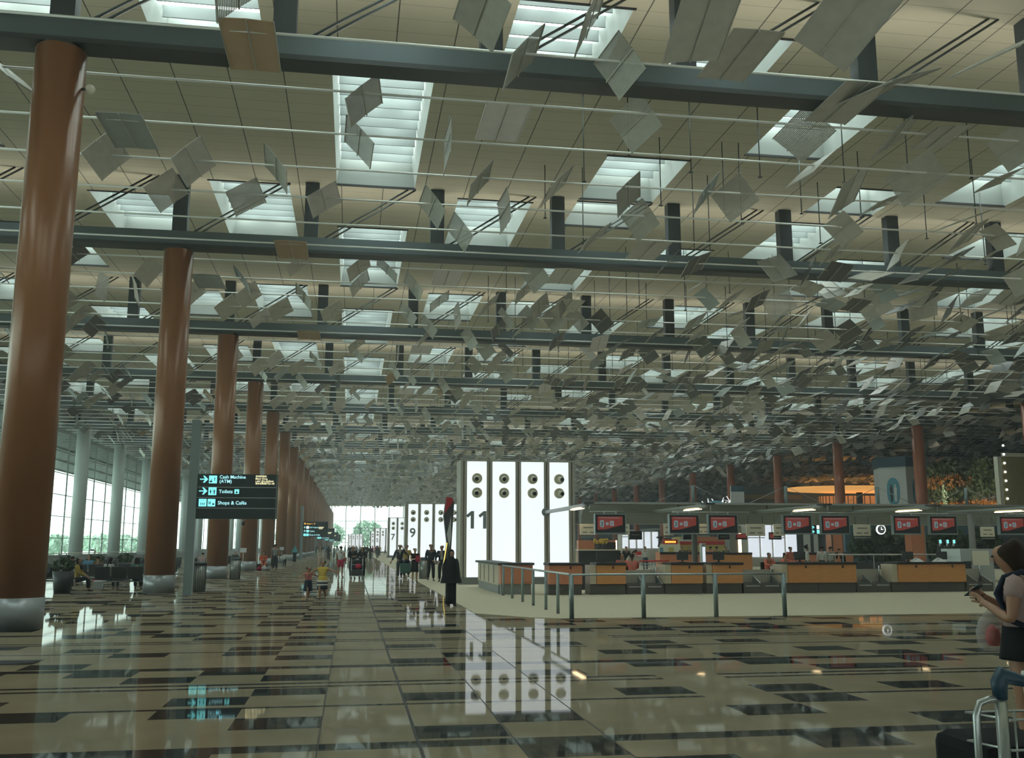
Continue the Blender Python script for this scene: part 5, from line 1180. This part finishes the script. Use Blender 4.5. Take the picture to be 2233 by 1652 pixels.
LW = [(-9.75, 38.0, 'mustard', 'black', 'sit', 95, 'seated person in a mustard and black top with shopping at the feet'), (-10.5, 39.6, 'lightgrey', 'black', 'sit', 20, 'seated grey-haired person in pale grey behind the mustard top'), (-11.4, 39.6, 'charcoal', 'black', 'sit', 0, 'seated person in charcoal right behind the first planter'),
      (-8.9, 38.9, 'lightgrey', 'denim', 'sitread', 150, 'seated person in a pale top and jeans on the nearest black seats'), (-7.9, 38.9, 'green', 'black', 'sit', 180, 'seated person in dark green beside the second column'), (-9.4, 48.0, 'charcoal', 'lightgrey', 'sitread', 10, 'seated person in dark grey left of the second column'), (-8.4, 48.0, 'white', 'black', 'sit', 0, 'seated person in white left of the second column, in the second row'),
      (-12.9, 48.5, 'white', 'black', 'sit', 190, 'seated person in white far left, first of the back group'), (-12.0, 48.5, 'blue', 'black', 'sit', 0, 'seated person in blue in the back group'), (-11.4, 43.5, 'olive', 'black', 'sit', 180, 'seated person in olive in the middle rows'), (-10.4, 43.5, 'brown', 'black', 'sit', 170, 'seated person in brown in the middle rows'),
      (-10.9, 57.2, 'lightgrey', 'navy', 'sit', 0, 'seated person in light grey in the back group'), (-10.2, 57.2, 'charcoal', 'navy', 'sit', 0, 'seated person in charcoal in the back group'), (-8.7, 61.0, 'pinkgrey', 'charcoal', 'sitread', 180, 'seated person in a pale pink top beside the grey signpost'), (-7.6, 61.6, 'black', 'olive', 'sitread', 30, 'seated person in black and camouflage by the third column'),
      (-12.9, 66.2, 'green', 'black', 'sit', 0, 'seated person in dark green far behind the second column'), (-9.4, 74.3, 'white', 'black', 'sit', 0, 'seated person in white behind the signpost'), (-8.3, 74.3, 'charcoal', 'black', 'sit', 10, 'seated person in charcoal behind the signpost')]
for (x, y, t, b2, k, f, l) in LW: person(x, y, 1.66, f, k, l, top=t, bottom=b2, detail=y < 50, hair='short' if len(l) % 2 else 'long')
MB().box(-8.6, -7.2, 61.3, 61.9, 0, .36).build('bench', 'wood_pale'); tag(bpy.data.objects['bench'], 'low bench by the third column with two seated people', 'bench')
e = empty('shopping_bag', (-9.55, 40.2, 0), 'white and red paper shopping bag on the floor by the seated people', 'bag'); MB().box(-.18, .18, -.08, .08, 0, .36).build('body', CL['lightgrey'], e); MB().box(-.181, .181, -.082, .082, .26, .37).build('red_top', CL['red'], e)
# low handrail and glass-fronted barrier before the left facade
e = empty('glass_barrier', (-21.5, 30, 0), 'long low barrier with a handrail before the left glass wall', 'barrier')
MB().box(0, .1, 0, 170, 0, .72).build('panel', 'grey', e); MB().tube([(.05, 0, 1.02), (.05, 170, 1.02)], .035, 8).build('handrail', 'cream', e)
for k in range(18): MB().box(.02, .08, k*10, k*10+.06, .7, 1.02).build('post', 'grey', e)
# small stand signs beside the columns
for px, py, l in ((613, 1238, 'small notice on a thin stand beside the fourth column'), (528, 1262, 'small dark notice on a thin stand at the third column')):
    x, y = at(px, py); e = empty('stand_notice', (x, y, 0), l, 'notice'); MB().lathe((0, 0, 0), [(.16, 0), (.16, .02), (.02, .04)], 16).build('foot', 'steel', e); MB().tube([(0, 0, .02), (0, 0, 1.3)], .015, 6).build('pole', 'steel', e); MB().cbox((0, -.02, 1.4), (.3, .02, .22)).build('notice_board', 'white', e)
# far walkers
FW = [(716, 1222, 'black', 'black', 'dark-clothed walker far away, left of the red-shorted person'), (728, 1219, 'grey', 'denim', 'grey-shirted walker with a backpack, behind the red-shorted person'), (735, 1224, 'lightgrey', 'black', 'pale-shirted walker just left of the red-shorted person'), (762, 1216, 'black', 'navy', 'far dark walker left of the trolley'),
      (752, 1213, 'navy', 'black', 'very distant navy-clothed walker'), (800, 1215, 'charcoal', 'black', 'far charcoal-clothed walker right of the trolley'), (807, 1222, 'black', 'black', 'black-clothed walker below tower 5, leftmost'), (812, 1218, 'red', 'lightgrey', 'red-topped walker below tower 5'),
      (823, 1218, 'navy', 'black', 'slim navy walker right below tower 5'), (827, 1213, 'yellow', 'black', 'small yellow-topped walker near tower 5'), (690, 1213, 'charcoal', 'black', 'dark walker among the far columns'), (703, 1212, 'black', 'denim', 'dark walker with jeans among the far columns'), (777, 1209, 'grey', 'black', 'tiny grey walker before tower 1'),
      (785, 1210, 'white', 'black', 'tiny white-topped walker before tower 1'), (711, 1208, 'blue', 'black', 'tiny blue-topped walker by the far column row'), (770, 1212, 'brown', 'black', 'tiny brown-topped walker before tower 1'), (795, 1209, 'black', 'charcoal', 'tiny black-clothed walker right of tower 1'), (744, 1210, 'charcoal', 'grey', 'tiny charcoal walker in the middle of the far hall'),
      (820, 1211, 'coral', 'black', 'tiny coral-topped walker beneath tower 5'), (664, 1212, 'teal', 'black', 'distant teal-topped walker behind the signpost row'), (840, 1209, 'cream', 'charcoal', 'tiny cream-topped walker beneath tower 7')]
for i, (px, py, t, b2, l) in enumerate(FW):
    x, y = at(px, py); person(x, y, 1.62+.02*(i % 6), (i*67) % 360 if i % 3 else (0 if i % 2 else 180), ['walk', 'stand', 'walk2'][i % 3], l, top=t, bottom=b2, detail=False, hair='short' if i % 2 else 'long')
# information desk person far away
# ------------------------------------------------------------------ people at the desks
def chair(x, y, label):
    e = empty('office_chair', (x, y, 0), label, 'chair', 'office chairs at the desks'); MB().cbox((0, 0, .46), (.48, .46, .08)).build('seat', 'black', e, bevel=.03); MB().cbox((0, .24, .74), (.44, .06, .44)).build('backrest', 'black', e, bevel=.03)
    MB().tube([(0, 0, .06), (0, 0, .44)], .03, 8).build('pedestal', 'steel', e); q = MB(); [q.tube([(0, 0, .08), (.28*math.cos(k*1.257), .28*math.sin(k*1.257), .03)], .018, 6) for k in range(5)]; q.build('foot_star', 'black', e)
def atd(px, Y): return P(px, 1200, Y=Y).x, Y
DP = [(1354, 36.0, 'coral', 'black', 'desk', 0, 'clerk in coral facing the camera behind the grey monitor', True), (1378, 34.2, 'coral', 'black', 'desk', 170, 'clerk in coral with back turned, beside the first baggage belt', True),
      (1673, 38.5, 'coral', 'black', 'desk', 10, 'clerk in coral sitting leftmost of the three before the lit panels', True), (1706, 38.0, 'coral', 'black', 'desk', 30, 'clerk in coral sitting in the middle of the three before the lit panels', True), (1735, 34.0, 'coral', 'black', 'desk', 160, 'clerk in coral bending over the middle desk, nearest', True),
      (1724, 44.0, 'coral', 'black', 'stand', 0, 'clerk in coral standing behind, rightmost before the lit panels', False), (1760, 47.0, 'white', 'black', 'stand', 60, 'person in a white shirt standing sideways with raised hair', True), (1791, 47, 'white', 'black', 'stand', 170, 'person in a white shirt and black trousers left of the broad one', True),
      (1810, 46, 'lightgrey', 'black', 'stand', 180, 'broad person in a light grey shirt leaning on the counter', True), (1838, 49, 'black', 'black', 'bend', 180, 'person in black bending over the counter behind the right desks', False), (1366, 40, 'cream', 'grey', 'bend', 60, 'person in a cream top behind the coral clerk', False),
      (1332, 44, 'blue', 'denim', 'bend', 120, 'person in blue bending over the ledge behind the partition', False), (1366, 56, 'black', 'black', 'stand', 0, 'dark silhouetted person before the lit wall numbered 7', False), (1407, 60, 'white', 'denim', 'stand', 0, 'person in white and jeans below the number 7', False),
      (1549, 52.8, 'pink', 'mustard', 'stand', 180, 'person in a pink top seen from behind at the food stall', False), (1563, 53.2, 'olive', 'brown', 'stand', 170, 'person in olive beside the pink top at the food stall', False), (1583, 56, 'charcoal', 'black', 'stand', 0, 'person in charcoal right of the food stall counter', False),
      (1615, 55, 'black', 'black', 'sit', 0, 'person whose dark hair shows over the brown counter', False), (1488, 60, 'charcoal', 'black', 'stand', 0, 'small dark person left in the food stall', False), (1503, 61, 'brown', 'black', 'stand', 0, 'small brown-clad person in the food stall', False)]
for (px, Y, t, b2, k, f, l, d) in DP:
    x, y = atd(px, Y); person(x, y, 1.64, f, k, l, top=t, bottom=b2, detail=d, hair='tail' if 'clerk' in l else ('bun' if 'raised' in l else 'short'), z=(.16 if k == 'desk' else 0))
    if k == 'desk':
        r = R(f); chair(x-.0*math.sin(r), y, 'black chair of the '+l.split(',')[0].replace('clerk in coral', 'coral clerk').split(' before the lit')[0]+''); bpy.data.objects[-1 if False else bpy.context.scene.objects[-1].name] if False else None
# flowers on the ledge, trolleys with red handles
for px, l in ((1303, 'vase of pale yellow flowers on the ledge, left one'), (1316, 'vase of pale yellow flowers on the ledge, right one')):
    x = P(px, 1190, Y=36.15).x; e = empty('flower_vase', (x, 36.1, P(px, 1200, Y=36).z+.04), l, 'flowers'); MB().lathe((0, 0, 0), [(.06, 0), (.09, .1), (.05, .2)], 14).build('vase', 'dgrey', e)
    q = MB(); r2 = random.Random(px); [q.ball((r2.uniform(-.14, .14), r2.uniform(-.1, .1), .24+r2.uniform(0, .14)), .045, 6) for k in range(16)]; q.build('blossoms', CL['yellow'], e)
for i, px in enumerate((1404, 1420, 1438, 1452)):
    x = P(px, 1240, Y=38.5).x; luggage_trolley(x, 38.5+.35*i, 'empty luggage trolley with a red handle behind the first belt, %s from the left' % ORD[i], 180, False, 'red', 'parked trolleys with red handles')
rect('notice_box', 'small red and white notice box on the pole beside the first baggage belt', 'notice', 1389, 1399, 1202, 1214, 37.5, 'red', .08, [('white_strip', 'white', .1, .9, .1, .35)], floor=False)
rect('slim_kiosk', 'slim grey kiosk column behind the second baggage desk', 'kiosk', 1531, 1539, 1184, 1232, 46, 'steel', .3, [('side_strip', 'lightbox_soft', .2, .8, .3, .9)], floor=True)
MB().tube([(P(1515, 1200, Y=43).x, 43, 0), (P(1515, 1200, Y=43).x, 43, 2.6)], .13, 14).build('support_pillar', 'grey'); tag(bpy.data.objects['support_pillar'], 'grey round pillar under the duct below the second red screen', 'pillar')
MB().tube([(P(2122, 1200, Y=38).x, 38, 0), (P(2122, 1200, Y=38).x, 38, 3.0)], .13, 14).build('support_pillar', 'grey'); tag(bpy.context.scene.objects['support_pillar.001'], 'grey round pillar beside the steel machine', 'pillar')
for i, px in enumerate((2052, 2068, 2082)):
    x = P(px, 1200, Y=52).x; e = empty('queue_post', (x, 52, 0), 'dark self-service post with a small cyan light by the palms, %s from the left' % ORD[i], 'post', 'posts with cyan lights')
    MB().box(-.12, .12, 0, .2, 0, 1.6).build('body', 'dgrey', e); MB().box(-.06, .06, -.02, 0, 1.75, 1.95).build('light', 'cyan', e); MB().box(-.04, .04, 0, .1, 1.6, 1.95).build('neck', 'steel', e)
# ------------------------------------------------------------------ the near woman and trolley at the right edge
NX, NY = 5.05, 6.9
def near_woman():
    H = 1.74
    o, J = person(NX, NY, H, 230, 'near', 'tanned person seen from behind-left with pink-grey t-shirt, backpack and black skirt, at the right edge', top='pinkgrey', hair=None, sleeves='short', dress=('black', .46, .125), hairm='hair_brown') 
    return o, J
_pose = pose
def pose(kind):
    if kind != 'near': return _pose(kind)
    J = _pose('stand')
    J.update(head=V(0, -.032, .872), top=V(0, -.048, .94), neck=V(0, -.012, .83), chest=V(0, -.005, .72),
             ell=V(-.145, -.02, .63), wrl=V(-.085, -.115, .705), elr=V(.145, -.02, .63), wrr=V(.04, -.12, .69))
    return J
o, J = near_woman()
# hair: full shoulder-length cut
hq = [(0, -.040, .958, (.056, .060)), (0, -.018, .930, (.072, .072)), (0, .008, .895, (.074, .062)), (0, .018, .858, (.064, .046)), (0, .020, .828, (.046, .030))]
skinned('hair', hq, [(0, 1), (1, 2), (2, 3), (3, 4)], M['hair_brown'], o)
# backpack (worn, a thing of its own)
bp = empty('backpack', (0, 0, 0), 'dark navy backpack worn by the person at the right edge', 'backpack'); bp.parent = None
bp.location = (NX, NY, 0); bp.rotation_euler = (0, 0, R(230)); bp.scale = (1.74, 1.74, 1.74)
MB().box(-.085, .085, .07, .17, .55, .80).build('body', CL['navy'], bp, bevel=.03); MB().box(-.065, .065, .165, .20, .57, .68).build('front_pocket', CL['denim'], bp, bevel=.02)
for s in (-1, 1): MB().tube([(s*.06, .08, .80), (s*.075, .03, .835), (s*.085, -.04, .81), (s*.085, -.075, .74), (s*.10, -.03, .63), (s*.08, .08, .58)], .013, 8).build('shoulder_strap', CL['navy'], bp)
# phone and plastic bag
lw = o.matrix_basis
def wpt(v): return Vector((NX, NY, 0))+Matrix.Rotation(R(230), 3, 'Z') @ (Vector(v)*1.74)
p = wpt((-.055, -.18, .745)); q = MB(); q.cbox((0, 0, 0), (.075, .15, .009)); ph = q.build('phone', 'blue_plastic', None, p, bevel=.004); ph.rotation_euler = (R(35), 0, R(200)); tag(ph, 'blue-cased phone held in front of the person at the right edge', 'phone')
p = wpt((-.12, -.12, .545)); q = MB(); q.lathe((0, 0, 0), [(.08, 0), (.13, .05), (.14, .16), (.10, .25), (.03, .32), (.02, .36)], 20, sy=.55); pb = q.build('plastic_bag', 'clear_bag', None, p-Vector((0, 0, .12))); tag(pb, 'translucent plastic bag with something red inside, hanging at the arm of the right-edge person', 'bag')
q = MB(); q.lathe((0, 0, 0), [(.04, .0), (.06, .05), (.05, .12), (.02, .16)], 14); tag(q.build('red_packet', 'red', None, p+Vector((0, 0, -.08))), 'red packet inside the translucent plastic bag', 'packet')
# near trolley at the bottom right
e = empty('luggage_trolley', (3.05, 4.15, 0), 'blue-handled grey luggage trolley cut by the bottom right corner', 'trolley')
MB().tube([(-.28, 0, .1), (-.28, -.02, .90), (-.26, -.02, .955), (-.21, -.02, .97), (-.15, -.02, .97)], .016, 12).build('side_hoop', 'steel', e)
MB().tube([(-.16, -.02, .12), (-.155, -.02, 1.0)], .026, 14).build('upright', 'steel', e); MB().tube([(.42, -.02, .12), (.42, -.02, 1.0)], .026, 14).build('upright', 'steel', e)
MB().tube([(-.155, -.02, .97), (-.155, -.02, 1.045), (-.15, -.02, 1.075), (-.02, -.03, 1.04), (.2, -.04, 1.02), (.42, -.02, 1.03)], [.03, .036, .036, .024, .024, .034], 14).build('handle_grip', 'blue_plastic', e)
bk = MB()
for z in (.62, .75, .88): bk.tube([(-.12, -.03, z), (.4, -.03, z)], .006, 6).tube([(-.12, .3, z-.02), (.4, .3, z-.02)], .006, 6).tube([(-.12, -.03, z), (-.12, .3, z-.02)], .006, 6)
for k in range(8): bk.tube([(-.10+k*.07, -.03, .92), (-.10+k*.07, -.03, .60), (-.10+k*.07, .3, .58)], .005, 6)
bk.build('wire_basket', 'steel', e)
MB().box(-.16, .42, .0, .9, .14, .18).build('platform', 'dgrey', e)
for sx in (-.2, .42): MB().lathe((sx, .75, .07), [(.07, -.02), (.07, .02)], 16, axis='x').build('wheel', 'black', e); MB().lathe((sx, .05, .07), [(.07, -.02), (.07, .02)], 16, axis='x').build('wheel', 'black', e)
tag(MB().box(2.92, 3.4, 4.3, 4.75, .19, .74).build('travel_bag', CL['black'], None, bevel=.06), 'black bag standing on the near trolley', 'bag')
q = MB(); q.lathe((3.17, 4.28, .905), [(.035, 0), (.042, .14), (.043, .15), (.04, .16)], 18); tag(q.build('paper_cup', 'white'), 'pale cup standing in the near trolley basket', 'cup')
